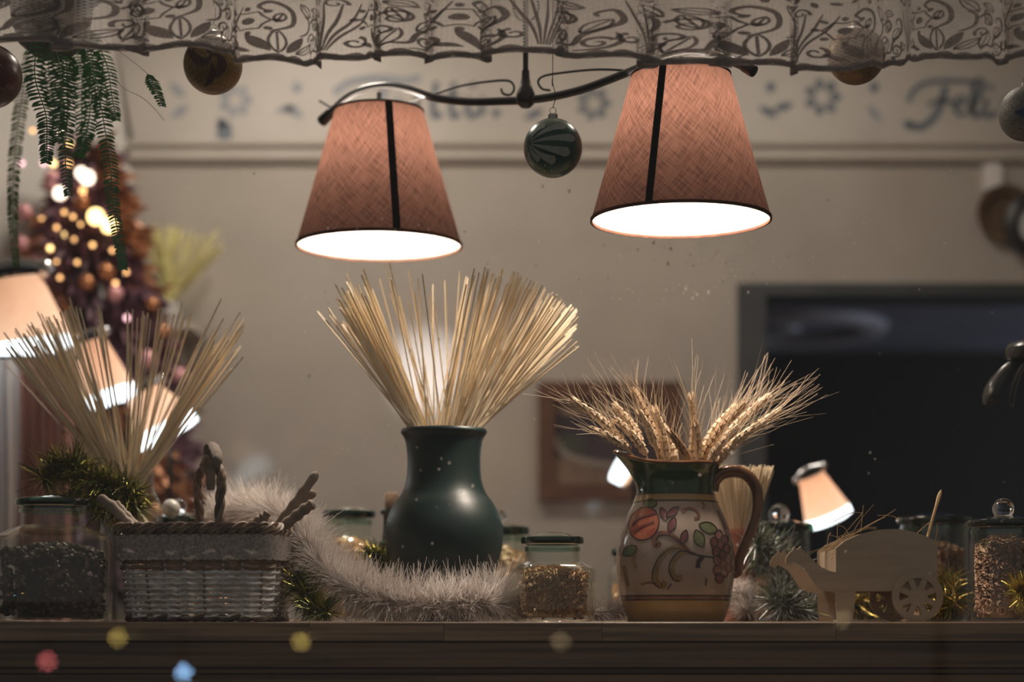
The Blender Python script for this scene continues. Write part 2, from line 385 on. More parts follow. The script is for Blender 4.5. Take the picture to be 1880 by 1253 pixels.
# window with its pane
YG = 2.775
mb = MB(); fw = .05
for lo, hi in (((WX0, YG - .03, WZ0), (WX0 + fw, YG + .03, WZ1)), ((WX1 - fw, YG - .03, WZ0), (WX1, YG + .03, WZ1)), ((WX0 + fw, YG - .03, WZ1 - fw), (WX1 - fw, YG + .03, WZ1)), ((WX0 + fw, YG - .03, WZ0), (WX1 - fw, YG + .03, WZ0 + fw))): mb.box(lo, hi)
win = struct('window_1', mb, M['dark_frame'], smooth=False)
x0, x1, z0, z1 = WX0 + fw, WX1 - fw, WZ0 + fw, WZ1 - fw
mb = MB(); k = mb.add([(x0, YG, z0), (x1, YG, z0), (x1, YG, z1), (x0, YG, z1)]); mb.face((k, k + 1, k + 2, k + 3)); mb.build('glass_pane', M['pane'], win)
mb = MB()
for i in range(230):
    q = R.random()
    if q < .35: px, py = R.gauss(1260, 90), R.uniform(440, 560)
    elif q < .6: px, py = R.uniform(560, 860), R.uniform(400, 950)
    else: px, py = R.uniform(200, 1850), R.uniform(300, 1100)
    r = S(R.uniform(.5, 1.5) if R.random() < .85 else R.uniform(1.6, 2.8), YG); c = P(px, py, YG + .0012)
    mb.ball(c, r, 6, 4, (1, .4, R.uniform(1, 1.9)))
tag(mb.build('dried_droplets', M['droplet'], win), kind='stuff')

# frieze with painted words and flowers, ledge moulding
YF = YW - .03
fr = MB(); pl = [(P(244, 256, YF).x, P(0, 256, YF).z), (P(2100, 256, YF).x, P(0, 256, YF).z), (P(2100, 40, YF).x, P(0, 40, YF).z), (P(196, 40, YF).x, P(0, 40, YF).z)]
pl[1] = (XR, pl[1][1]); pl[2] = (XR, CEZ); pl[3] = (P(178, 40, YF).x, CEZ); fr.prism(pl, YF, YW)
frz = struct('trim_1', fr, M['frieze'], smooth=False)
def onF(px, py): return P(px, py, YF - .0012)
ink = MB(); soft = MB()
def st(mbx, pts, wd): mbx.ribbon(cr2(pts, 5), wd, onF)
# "Felici" on the right
st(ink, [(1668, 188), (1676, 168), (1700, 152), (1740, 148), (1790, 151)], 9)
st(ink, [(1736, 158), (1728, 190), (1712, 218), (1690, 233), (1672, 230)], 14)
ink.blob(ell(1668, 229, 10, 9), onF, 2)
st(ink, [(1702, 192), (1730, 184), (1752, 190)], 8)
st(ink, [(1752, 200), (1768, 190), (1770, 180), (1758, 180), (1752, 196), (1760, 211), (1778, 206)], 8)
st(ink, [(1780, 206), (1800, 170), (1802, 148), (1790, 152), (1784, 190), (1790, 213), (1804, 206)], 11)
st(ink, [(1812, 180), (1808, 206), (1818, 214), (1830, 204)], 10); ink.blob(ell(1818, 160, 6, 6), onF, 2)
st(ink, [(1866, 184), (1852, 180), (1842, 196), (1850, 213), (1868, 206)], 9)
st(ink, [(1884, 180), (1880, 206), (1890, 214), (1902, 204)], 10); ink.blob(ell(1888, 160, 6, 6), onF, 2)
# "Tutti." in the middle
st(soft, [(612, 172), (640, 152), (690, 143), (740, 148), (772, 142)], 13)
st(soft, [(708, 150), (702, 185), (690, 214), (664, 222)], 12)
st(soft, [(734, 178), (728, 204), (742, 216), (760, 204), (766, 178), (762, 208), (774, 214)], 9)
for X in (795, 828): st(ink, [(X + 6, 150), (X, 190), (X + 3, 214), (X + 16, 208)], 11); st(ink, [(X - 10, 178), (X + 16, 176)], 6)
st(ink, [(862, 178), (858, 204), (866, 214), (878, 206)], 11); ink.blob(ell(868, 156, 6, 6), onF, 2)
st(ink, [(886, 178), (884, 212)], 11); ink.blob(ell(911, 208, 8, 8), onF, 2)
# flowers, sprigs
def flower(mbx, cx, cy, r):
    for k in range(7):
        a = 2 * PI * k / 7; mbx.blob(ell(cx + r * math.cos(a), cy + r * math.sin(a), r * .46, r * .36, a, 10), onF, 2)
flower(soft, 432, 184, 22); flower(ink, 1090, 190, 22); flower(ink, 1510, 178, 24)
for cx, cy in ((545, 160), (1415, 160), (1605, 160)): (soft if cx < 600 else ink).blob(ell(cx, cy, 9, 10), onF, 2)
for cx, cy, a in ((325, 165, .7), (330, 205, -.6), (540, 205, .5), (980, 210, -.4), (1410, 205, .5), (1438, 196, -.3), (1605, 208, .9), (525, 200, -.2)):
    (soft if cx < 600 or cx == 1605 else ink).blob(leaf2(cx, cy, 40, 15, a), onF, 2)
ink.blob(ell(412, 242, 15, 20), onF, 2); ink.blob(ell(406, 226, 8, 10), onF, 2)
ink.build('lettering', M['ink'], frz, smooth=False); soft.build('pale_lettering', M['ink_soft'], frz, smooth=False)
mb = MB()
prof = [(0, 300), (.012, 300), (.020, 292), (.022, 280), (.034, 272), (.036, 264), (0, 262)]
zz = [P(0, y, YW).z for _, y in prof]
poly = [(YW - d, z) for (d, _), z in zip(prof, zz)]
k = mb.add([(XL + .0, y, z) for y, z in poly] + [(XR, y, z) for y, z in poly]); n = len(poly)
for i in range(n): j = (i + 1) % n; mb.face((k + i, k + n + i, k + n + j, k + j))
mb.face(tuple(k + i for i in range(n))); mb.face(tuple(k + n + i for i in reversed(range(n))))
struct('trim_2', mb, M['trim'], smooth=False)

# dark doorway into the next room
mb = MB(); x1 = P(1405, 0, YW).x
mb.box((dx0 - .004, YW - .012, FZ), (x1, YW + .14, dz1 + .004)); mb.box((x1, YW - .012, dz1 - .022), (XR, YW + .14, dz1 + .004))
struct('door_1', mb, M['dark_frame'], smooth=False)
YB = 5.55; zc = dz1 + .035
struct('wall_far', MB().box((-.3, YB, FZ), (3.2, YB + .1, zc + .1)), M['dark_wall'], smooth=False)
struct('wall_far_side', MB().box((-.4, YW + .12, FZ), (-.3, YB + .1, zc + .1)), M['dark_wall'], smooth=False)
wl = thing('side_room_fill', 'added small bluish fill lamp low in the dark side room, unseen', 'lamp', (3.16, 4.95, 1.25))  # unseen lamp added to brighten the ceiling of the dark room
MB().box((3.17, 4.91, 1.18), (3.2, 4.99, 1.32)).build('back_plate', M['chrome'], wl, smooth=False); MB().lathe([(.03, -.05), (.06, .05), (.058, .05), (.028, -.05)], (3.11, 4.95, 1.25), 24, True).build('lamp_shade', M['trim'], wl)
MB().box((3.135, 4.945, 1.21), (3.175, 4.955, 1.22)).build('arm', M['chrome'], wl, smooth=False)
l = bpy.data.lights.new('side_room_fill_light', 'POINT'); l.energy = 32; l.color = (.75, .82, 1); l.shadow_soft_size = .02; o = bpy.data.objects.new('side_room_fill_light', l); C.objects.link(o); o.parent = wl; o.location = (-.05, 0, .085)
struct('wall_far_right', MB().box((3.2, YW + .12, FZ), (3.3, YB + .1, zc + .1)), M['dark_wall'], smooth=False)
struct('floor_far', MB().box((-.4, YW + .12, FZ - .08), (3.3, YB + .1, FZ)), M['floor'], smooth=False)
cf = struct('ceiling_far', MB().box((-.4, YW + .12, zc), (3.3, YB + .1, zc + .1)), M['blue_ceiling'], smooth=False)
rr = .235
rl = thing('ceiling_ring', 'pale ring shaped ceiling fixture in the dark room beyond the doorway', 'ceiling light', (.70, 5.08, zc))
MB().lathe([(rr - .035, 0), (rr - .03, -.02), (rr, -.028), (rr + .03, -.02), (rr + .035, 0)], (.70, 5.08, zc), 48, True).build('ring', M['ring'], rl)
MB().lathe([(.02, 0), (.05, -.004), (.045, -.016), (.001, -.02)], (.70, 5.08, zc), 24).build('ceiling_rose', M['ring'], rl)

# unseen ceiling lamps added above the view to fill the room with light
def ceiling_fill(x, y, W, lab):
    t = thing('ceiling_fill', lab, 'ceiling light', (x, y, CEZ))
    MB().lathe([(.0005, -.03), (.10, -.03), (.13, -.024), (.14, -.010), (.14, 0), (.0005, 0)], (x, y, CEZ), 40).build('housing', M['trim'], t)
    l = bpy.data.lights.new('ceiling_fill_light', 'AREA'); l.shape = 'DISK'; l.size = .2; l.energy = W; l.color = (1, .88, .76)
    o = bpy.data.objects.new('ceiling_fill_light', l); C.objects.link(o); o.parent = t; o.location = (0, 0, -.035)
ceiling_fill(-.45, 3.62, CEIL_W, 'added flat round fill lamp on the ceiling, left of the room, unseen')
ceiling_fill(.55, 3.62, CEIL_W * .45, 'added flat round fill lamp on the ceiling, right of the room, unseen')

# ------------------------------------------------------------------ shelf in the window
YS0, YS1 = 2.885, 3.50
sh = thing('display_shelf', 'long pine window shelf carrying all the jars, vases and basket', 'shelf', (0, YS0, SHZ))
cuts = [-300, 568, 815, 1105, 1535, 2200]
zt = SHZ; zb = P(0, 1178, YS0).z
for i in range(5):
    xa, xb = S(cuts[i] - 940, YS0), S(cuts[i + 1] - 940, YS0)
    mb = MB(); g = .0004; e = .0012
    pr = [(YS0 + e, zb), (YS0, zb + e), (YS0, zt - e), (YS0 + e, zt), (YS1, zt), (YS1, zb)]
    k = mb.add([(xa + g, y, z) for y, z in pr] + [(xb - g, y, z) for y, z in pr]); n = 6
    for a in range(n): b = (a + 1) % n; mb.face((k + a, k + n + a, k + n + b, k + b))
    mb.face(tuple(k + a for a in range(n))); mb.face(tuple(k + n + a for a in reversed(range(n))))
    mt = M['shelf'].copy(); mt.node_tree.nodes['Mapping'].inputs['Location'].default_value = (i * 3.7, 1.3 * i, .71 * i)
    mb.build('plank', mt, sh, smooth=False)
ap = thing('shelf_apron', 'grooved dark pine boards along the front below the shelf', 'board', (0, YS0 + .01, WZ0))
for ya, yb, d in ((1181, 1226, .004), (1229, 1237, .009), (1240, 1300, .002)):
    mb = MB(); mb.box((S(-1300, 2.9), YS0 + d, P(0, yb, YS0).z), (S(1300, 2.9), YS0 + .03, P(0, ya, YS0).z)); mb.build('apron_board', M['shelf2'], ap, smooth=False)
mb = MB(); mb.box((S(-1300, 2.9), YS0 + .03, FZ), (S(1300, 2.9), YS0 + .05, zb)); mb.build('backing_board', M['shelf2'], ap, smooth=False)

# ------------------------------------------------------------------ two-shade chandelier
YL, YR_ = 3.30, 3.05
def yb_(px): return YL + (px - 695) * (YR_ - YL) / 555
def Pb(px, py, d=0): return P(px, py, yb_(px) + d)
xs, ys = 965, 150
stem_top = Vector((Pb(965, 150).x, Pb(965, 150).y, CEZ))
ch = thing('chandelier', 'black wrought iron pendant with two pinkish brown fabric shades hung below lace', 'chandelier', stem_top)
MB().tube(cr([Pb(*p) for p in ((592, 222), (612, 202), (640, 178), (672, 163), (712, 158), (752, 165), (800, 180), (860, 187), (920, 186), (965, 184), (1012, 178), (1070, 164), (1130, 142), (1180, 122), (1225, 104), (1265, 96), (1305, 100), (1345, 113), (1382, 130))], 7), S(7.5, 3.2), 10).build('arm_bar', M['iron'], ch)
for p, q in (((592, 222), (606, 208)), ((1382, 130), (1366, 121))):
    a, b = Pb(*p), Pb(*q); MB().tube([a + (a - b) * .35, a + (a - b) * .2, a, b, b + (b - a) * .3], [S(4, 3.2), S(10, 3.2), S(11, 3.2), S(10, 3.2), S(7.5, 3.2)], 12).build('end_knob', M['iron'], ch)
MB().tube(cr([Pb(*p, .012) for p in ((586, 185), (620, 203), (660, 212), (700, 207), (750, 190), (800, 172), (850, 157), (905, 149), (935, 149), (944, 162), (937, 174), (924, 172), (920, 163))], 7), S(2.2, 3.2), 6).build('scroll_wire', M['iron'], ch)
MB().tube(cr([Pb(*p, .012) for p in ((1010, 166), (995, 163), (988, 150), (998, 140), (1030, 134), (1090, 128), (1140, 129), (1190, 135), (1245, 139), (1300, 130), (1345, 112), (1372, 96))], 7), S(2.2, 3.2), 6).build('scroll_wire', M['iron'], ch)
c = Pb(965, 190)
k = S(1, c.y)
MB().lathe([(.001, -9 * k), (8 * k, -8 * k), (15 * k, -2 * k), (18.5 * k, 6 * k), (17 * k, 18 * k), (11 * k, 32 * k), (7.5 * k, 46 * k), (7 * k, 60 * k)], c, 24).build('finial', M['iron'], ch)
MB().tube([c + Vector((0, 0, 55 * k)), Vector((c.x, c.y, CEZ - .02))], .0045, 10).build('stem', M['iron'], ch)
MB().lathe([(.001, 0), (.045, 0), (.05, -.01), (.03, -.024), (.006, -.03)], (c.x, c.y, CEZ), 28).build('ceiling_rose', M['iron'], ch)
mb = MB()
for sx, w_ in ((-1, 22), (1, 24)):           # strings of black beads looped round the stem
    for q in cr([Pb(965, -30, -.02), Pb(965 + sx * w_ * .8, -5, -.02), Pb(965 + sx * w_, 14, -.02), Pb(965 + sx * w_ * .7, 32, -.02), Pb(965, 40, -.02)], 7): mb.ball(q, S(2.3, 3.18), 7, 5)
for q in range(9): mb.ball(Pb(965, -30 + q * 9, -.02), S(2.6, 3.18), 7, 5)
mb.tube([Pb(965, -30, -.02), Pb(965, -30, 0)], .0015, 5)
tag(mb.build('bead_loops', M['iron'], ch), kind='stuff')
def shade(pxc, ytop, ybot, hw_t, hw_b, Y, az, lab):
    zt_, zb_ = P(0, ytop, Y).z, P(0, ybot, Y).z; x = P(pxc, 0, Y).x; rt, rb = S(hw_t, Y), S(hw_b, Y); t = .0012
    base = Vector((x, Y, 0))
    mb = MB(); N = 12
    outer = [(rb + (rt - rb) * i / N, zb_ + (zt_ - zb_) * i / N) for i in range(N + 1)]
    mb.lathe(outer, base, 72)
    mb.cur = 1; mb.lathe([(r - t, z) for r, z in reversed(outer)], base, 72)
    s_ = mb.build('lamp_shade', [M['shade'], M['shade_in']], ch); s_['label'] = lab
    for r, z, h in ((rb, zb_, .0035), (rt, zt_, .0025)):
        MB().lathe([(r - .002, z - h * .4), (r + .0012, z - h * .4), (r + .001, z + h), (r - .002, z + h)], base, 72, True).build('shade_rim', M['strap_rim'], s_)
    mb = MB(); hwid = S(7, Y)
    def cone(u, v):
        r = rb + (rt - rb) * v + .0012; a = az + u / r; return Vector((x + r * math.sin(a), Y - r * math.cos(a), zb_ + (zt_ - zb_) * v))
    mb.ribbon([(0, i / 10) for i in range(11)], 2 * hwid, lambda u, v: cone(u, v))
    # ribbon offsets along u only because the stroke runs along v
    mb.build('shade_strap', M['strap'], s_)
    top = P(pxc + 2, ytop - 36 if Y > 3.2 else ytop - 44, Y)
    MB().tube([Vector((x, Y, top.z)), Vector((x, Y, zt_ - .05))], S(4.5, Y), 10).build('lamp_stem', M['iron'], s_)
    mb = MB()
    for q in range(3):
        a = az + .6 + q * 2 * PI / 3; mb.tube([Vector((x, Y, zt_ - .012)), Vector((x + rt * math.sin(a), Y - rt * math.cos(a), zt_ - .001))], .0014, 5)
    mb.build('shade_spider', M['iron'], s_)
    zbulb = zt_ - .035
    MB().lathe([(.013, .04), (.014, .03), (.022, .022), (.027, .01), (.022, -.002), (.001, -.008)], (x, Y, zbulb), 20).build('bulb', M['bulb'], s_)
    l = bpy.data.lights.new('bulb_light', 'POINT'); l.energy = LAMP_W; l.color = WARM; l.shadow_soft_size = .03
    lo_ = bpy.data.objects.new('bulb_light', l); C.objects.link(lo_); lo_.parent = s_; lo_.location = Vector((x, Y, zbulb - .03)) - ORG[ch.name]
    ORG[lo_.name] = ORG[ch.name]
shade(696, 206, 452, 82, 152, YL, .275, 'left pinkish brown linen shade')
shade(1250, 140, 405, 91, 165, YR_, -.435, 'right pinkish brown linen shade, nearer')

# ------------------------------------------------------------------ lace valance
YLACE = 2.845
def fold(u):                                  # u in metres along the cloth -> (x, y)
    ph = 56.0 * u + 2.2 * math.sin(5.1 * u + .6) + 1.1 * math.sin(12.7 * u + 2.0)
    amp = .031 + .012 * math.sin(7.3 * u)
    x = u * .985 - amp * math.sin(ph) + .006 * math.sin(2 * ph + 1)
    y = YLACE + .012 * math.cos(ph) + .004 * math.sin(2.3 * ph)
    return x, y
def hemz(u):
    return P(0, 106, YLACE).z + .008 * math.sin(9.0 * u + 1.1) + .005 * math.sin(24 * u) - .010 * math.sin(2.1 * u + .5)
U0, U1 = -1.02, 1.02; ZTOP = 2.56
def lacep(u, v, off=0.0):                     # v: metres above the hem
    x, y = fold(u); h = hemz(u); spread = 1 - .25 * min(1, v / .3)
    return Vector((x, YLACE + (y - YLACE) * spread - off, h + v + .002 * math.sin(140 * u)))
mb = MB(); NU, NV = 900, 10
for i in range(NU + 1):
    u = U0 + (U1 - U0) * i / NU
    for j in range(NV + 1):
        v = (ZTOP - hemz(u)) * j / NV; mb.v.append(lacep(u, v))
for i in range(NU):
    for j in range(NV):
        a = i * (NV + 1) + j; b = a + NV + 1; ua, ub = U0 + (U1 - U0) * i / NU, U0 + (U1 - U0) * (i + 1) / NU; va, vb = j * .025, (j + 1) * .025
        mb.face((a, b, b + 1, a + 1), ((ua, va), (ub, va), (ub, vb), (ua, vb)))
lv = tag(mb.build('lace_valance', M['lace'], org=(0, YLACE, ZTOP)), 'grey ruffled floral lace valance across the top of the window', 'curtain')
mb = MB(); n = 1500
mb.ribbon([(U0 + (U1 - U0) * i / n, .0045 + .0015 * math.sin(i * .55)) for i in range(n + 1)], [.008 + .002 * math.sin(i * .8) for i in range(n + 1)], lambda u, v: lacep(u, v, .0012))
mb.ribbon([(U0 + (U1 - U0) * i / n, .0035) for i in range(n + 1)], .0085, lambda u, v: lacep(u, v, -.001))
mb.build('hem', M['hem'], lv)
mt = MB(); lp = lambda u, v: lacep(u, v, .0010)
def spiral(cu, cv, r0, r1, a0, turns, n=26): return [(cu + (r0 + (r1 - r0) * i / n) * math.cos(a0 + turns * 2 * PI * i / n), cv + (r0 + (r1 - r0) * i / n) * math.sin(a0 + turns * 2 * PI * i / n)) for i in range(n + 1)]
def motif(u, v, s, fl):
    T = lambda pts: [(u + fl * a * s, v + b * s) for a, b in pts]
    W = lambda x: x * s
    def rb(pts, w0, w1=None):
        p = T(cr2(pts)); n = len(p); w1 = w0 if w1 is None else w1
        mt.ribbon(p, [W(w0 + (w1 - w0) * math.sin(PI * i / (n - 1))) for i in range(n)], lp)
    def spi(cu, cv, r0, r1, a0, tn, w): mt.ribbon(T(spiral(cu, cv, r0, r1, a0, tn)), [W(w * (.6 + .6 * i / 26)) for i in range(27)], lp)
    def vein(cu, cv, L, Wd, rot):             # leaf built as an outline with a mid rib
        o = leaf2(cu, cv, L, Wd, rot); mt.ribbon(T(o + o[:2]), W(2.6), lp); mt.ribbon(T([(cu + L * .42 * t * math.cos(rot), cv + L * .42 * t * math.sin(rot)) for t in (-1, 0, 1)]), W(2.2), lp)
    spi(0, 64, 2, 15, .5, 1.35, 3.6); spi(24, 16, 2, 12, 2, -1.25, 4); spi(186, 40, 2, 11, 2.5, 1.2, 3.6); spi(78, 100, 2, 10, 1, -1.2, 3.2)
    vein(24, 50, 32, 15, .9); vein(-6, 26, 36, 16, 1.15); vein(4, 92, 28, 12, -.4); vein(60, 112, 30, 12, .3); vein(196, 72, 30, 13, 1.9)
    rb([(-14, 4), (-6, 14), (8, 14), (16, 34), (40, 56), (36, 80), (24, 76), (26, 68)], 2, 6)
    rb([(8, 2), (30, 6), (40, 20), (36, 36)], 2, 5)
    for k in range(6):                        # sheaf of long curved ribs, spreading upwards
        rb([(62 + k * 2, 4), (58 + k * 5, 36), (50 + k * 10, 66), (42 + k * 14, 100)], 1.4, 3.2)
    spi(92, 22, 2, 12, 0, 1.2, 4.4); spi(46, 24, 2, 10, 3, -1.2, 4)
    for q, (x, y, L, Wd, r) in enumerate(((124, 24, 44, 17, 2.1), (140, 26, 46, 14, 1.6), (156, 24, 44, 14, 1.15), (170, 18, 36, 12, .7), (108, 14, 26, 10, 2.6))):
        (mt.blob(T(leaf2(x, y, L, Wd * .8, r)), lp) if q % 2 == 0 else vein(x, y, L, Wd, r))
    mt.ribbon(T([(116 + 17 * math.cos(t * .35) * (1 + .14 * math.cos(t * 2.1)), 68 + 17 * math.sin(t * .35) * (1 + .14 * math.cos(t * 2.1))) for t in range(19)]), W(2.8), lp)
    mt.blob(T(ell(116, 68, 7, 7, 0, 14)), lp, 2)
    for k in range(8): mt.blob(T(ell(116 + 24 * math.cos(k * .785), 68 + 24 * math.sin(k * .785), 4.5, 3.4, k * .785, 8)), lp, 1)
    rb([(134, 44), (152, 62), (152, 90), (136, 104), (126, 96), (132, 86)], 2, 6); vein(172, 96, 34, 14, 2.2); vein(142, 74, 20, 9, 1.3)
    rb([(160, 44), (176, 56), (178, 76), (168, 86)], 2, 5)
    for k in range(11): mt.blob(T(ell(4 + k * 17.5, 122 + 5 * math.sin(k * 2.1), 6, 3.4, k, 10)), lp, 1)
    for k in range(7): rb([(2 + k * 28, 132), (10 + k * 28, 138), (18 + k * 28, 131)], 1.5, 3)
u = U0 + .01; i = 0
while u < U1 - .17:
    motif(u, .009, .00072, 1); motif(u + .05, .111, .00072, 1); u += .141; i += 1
tag(mt.build('lace_motifs', M['motif'], lv, smooth=False), kind='stuff')
rod = MB().tube([(WX0 + .005, YLACE, ZTOP - .004), (WX1 - .005, YLACE, ZTOP - .004)], .006, 10)
tag(rod.build('curtain_rod', M['iron'], org=(0, YLACE, ZTOP)), 'thin dark rod that carries the lace valance along the window top', 'curtain rod')

# ------------------------------------------------------------------ baubles
def bauble(px, py, r_px, Y, base, lab, swirls=None, smat=None, seed=1, hang=True, rot=0.0):
    c = P(px, py, Y); r = S(r_px, Y); t = thing('bauble', lab, 'bauble', c, 'glass baubles hung along the window top')
    MB().ball(c, r, 40, 24).build('ball', base, t)
    if swirls:
        mb = MB()
        def sp(u, v):                         # u, v: pixel offsets on the face turned to the street, rolled by rot
            x, z = u / r_px, v / r_px; q = math.hypot(x, z)
            a = q * 1.0
            if q < 1e-5: d = Vector((0, -1, 0))
            else: d = Vector((math.sin(a) * x / q, -math.cos(a), -math.sin(a) * z / q))
            return c + d * (r + .0006)
        swirls(mb, sp); mb.build('painted_swirl', smat, t)
    rr = random.Random(seed); mb = MB()
    for i in range(60):
        d = Vector((rr.gauss(0, 1), -abs(rr.gauss(.6, .6)), rr.gauss(0, 1))).normalized(); mb.ball(c + d * r, .0006, 4, 3)
    tag(mb.build('glitter', M['glit'], t), kind='stuff')
    mb = MB(); mb.lathe([(r * .17, r * .96), (r * .17, r * 1.13), (r * .12, r * 1.16), (.0005, r * 1.16)], c, 16); mb.build('cap', M['cap'], t)
    lo = c + Vector((0, 0, r * 1.27)); MB().tube([lo + Vector((r * .11 * math.cos(a), 0, r * .11 * math.sin(a))) for a in [2 * PI * k / 14 for k in range(14)]], .0006, 5, True).build('loop', M['cap'], t)
    top = Vector((c.x + .002, Y, max(CEZ, lo.z + .1)))
    MB().tube(cr([lo + Vector((0, 0, r * .1)), lo + Vector((.004, 0, r * .5)), lo + Vector((-.001, 0, r * 1.1)), Vector((c.x, Y, lo.z + r * 2.2)), Vector((c.x, Y, CEZ))], 5), .0006, 5).build('hanging_wire', M['iron'], t)
def drops(mb, sp):
    for a, L, wd, b in ((-1.15, 54, 15, 30), (-.62, 80, 17, 20), (-.12, 88, 16, 0), (.36, 80, 18, -14), (.85, 66, 18, -26), (1.3, 46, 14, -30)):
        pts = []
        for i in range(12):
            t = i / 11; q = 6 + L * t; aa = a * (1 - .15 * t); pts.append((-50 + q * math.cos(aa), q * math.sin(aa) + b * t * t * .45))
        mb.ribbon(pts, [2 + wd * (i / 11) ** 1.2 if i < 11 else wd * .35 for i in range(12)], sp)
bauble(1015, 272, 54, 2.93, M['b_green'], 'dark green glass bauble with frosted leaf swirls hanging between the lampshades', drops, M['b_leaf'], 3)
def sw2(mb, sp):
    for a in (0, 1.9, 3.9):
        pts = [(40 * (i / 14) ** .6 * math.cos(a + 1.6 * i / 14) + 6, 40 * (i / 14) ** .6 * math.sin(a + 1.6 * i / 14) - 4) for i in range(15)]; mb.ribbon(pts, [3 + 15 * math.sin(PI * i / 14) for i in range(15)], sp)
        pts = [(58 * (i / 14) * math.cos(a + .9 + .9 * i / 14), 58 * (i / 14) * math.sin(a + .9 + .9 * i / 14)) for i in range(3, 15)]; mb.ribbon(pts, [2 + 10 * math.sin(PI * i / 11) for i in range(12)], sp)
bauble(391, 119, 54, 2.92, M['b_gold'], 'bronze bauble with plum swirls under the lace, left of the chandelier', sw2, M['b_goldl'], 5)
bauble(1572, 102, 53, 2.92, M['b_gold'], 'plain bronze glitter bauble half hidden behind the lace, right of the chandelier', None, None, 6)
def sw3(mb, sp):
    for a, b in ((-1.0, .5), (.2, .5), (1.3, .45), (2.5, .5), (3.7, .5)):
        pts = [(12 + 46 * (i / 12) * math.cos(a + b * i / 12), 46 * (i / 12) * math.sin(a + b * i / 12)) for i in range(13)]; mb.ribbon(pts, [3 + 13 * math.sin(PI * i / 12) for i in range(13)], sp)
bauble(1884, 209, 50, 2.92, M['b_silver'], 'blue and silver glitter bauble cut by the right edge of the photo', sw3, M['b_blue'], 7)
bauble(150, -28, 46, 2.92, M['b_blue'], 'dark blue bauble whose lower tip shows behind the lace above the fern', None, None, 8)
bauble(-18, 140, 58, 2.94, M['b_red'], 'dark maroon bauble at the left edge beside the fern', None, None, 9)

# ------------------------------------------------------------------ hanging fern
c = P(95, 40, 3.12)
fe = thing('hanging_fern', 'trailing green fern in a grey pot hung behind the lace, upper left', 'plant', c)
k = S(1, 3.12)
MB().lathe([(.001, -66 * k), (34 * k, -62 * k), (60 * k, -40 * k), (72 * k, 0), (78 * k, 50 * k), (82 * k, 54 * k), (76 * k, 58 * k), (66 * k, 50 * k), (.001, 48 * k)], c, 32).build('pot', M['pot'], fe)
for a in (0, 2.1, 4.2): MB().tube([c + Vector((78 * k * math.cos(a), 78 * k * math.sin(a), 52 * k)), Vector((c.x, c.y, CEZ))], .0012, 5).build('pot_cord', M['iron'], fe)
def frond(pts, wid, m, seed, dens=5.6):
    rr = random.Random(seed); path = cr(pts, 10); tot = sum((path[i + 1] - path[i]).length for i in range(len(path) - 1))
    st_ = MB().tube(path, .0010, 5).build('frond_stem', m, fe)
    mb = MB(); n = int(tot / S(dens, 3.1))
    for i in range(n):
        t = i / n * (len(path) - 1); a = int(t); p = path[a].lerp(path[min(a + 1, len(path) - 1)], t - a); tg = (path[min(a + 1, len(path) - 1)] - path[max(a - 1, 0)]).normalized()
        f = i / n; L = S(wid, 3.1) * (1 - .55 * f ** 2) * min(1, .35 + 4 * f)
        for sd in (-1, 1):
            out_ = Vector((sd, rr.uniform(-.35, .35), 0)); d = (out_ + tg * .28 + Vector((0, 0, rr.uniform(-.12, .12)))).normalized()
            q = tg * S(rr.uniform(1.7, 2.5), 3.1) + Vector((0, 0, rr.uniform(-.0006, .0006))); b = mb.add([p + q * .5, p + d * L * .35 + q, p + d * L * .8 + q * .8 + tg * L * .06, p + d * L + tg * L * .14, p + d * L * .75 - q * .8, p + d * L * .35 - q, p - q * .5])
            mb.face((b, b + 1, b + 2, b + 3, b + 4, b + 5, b + 6))
    tag(mb.build('leaflets', m, st_, smooth=False), kind='stuff')
fr_ = [([(70, 60), (64, 140), (84, 210), (86, 262), (85, 300)], 24, 3.06, 'fern', 1), ([(110, 60), (122, 120), (124, 200), (120, 280), (126, 360)], 22, 3.12, 'fern', 2),
       ([(150, 40), (170, 110), (168, 180), (158, 250), (142, 290)], 26, 3.16, 'fern', 3), ([(140, 60), (172, 130), (188, 210), (202, 300), (208, 380), (220, 450), (226, 496)], 20, 3.10, 'fern', 4),
       ([(60, 60), (40, 180), (26, 300), (24, 400), (30, 490)], 18, 3.3, 'fern_l', 5), ([(96, 60), (110, 130), (112, 200), (106, 262)], 26, 3.05, 'fern', 6), ([(170, 60), (196, 120), (206, 180), (214, 222)], 20, 3.14, 'fern', 7),
       ([(120, 60), (148, 120), (150, 190), (150, 270)], 24, 3.2, 'fern', 8), ([(88, 60), (90, 130), (100, 190), (112, 240)], 26, 3.2, 'fern', 9)]
for pts, wd, Y, m, sd in fr_: frond([P(a, b, Y) for a, b in pts], wd, M[m], sd)
frond([P(a, b, 3.08) for a, b in ((274, 138), (282, 155), (291, 175), (299, 196))], 15, M['fern'], 11, 4)
MB().tube(cr([P(a, b, 3.08) for a, b in ((176, 60), (220, 95), (250, 118), (274, 138))], 6), .0005, 4).build('thin_runner', M['fern'], fe)
MB().tube(cr([P(a, b, 3.10) for a, b in ((176, 70), (215, 150), (262, 180), (283, 199), (302, 222))], 6), .0005, 4).build('thin_runner', M['fern'], fe)

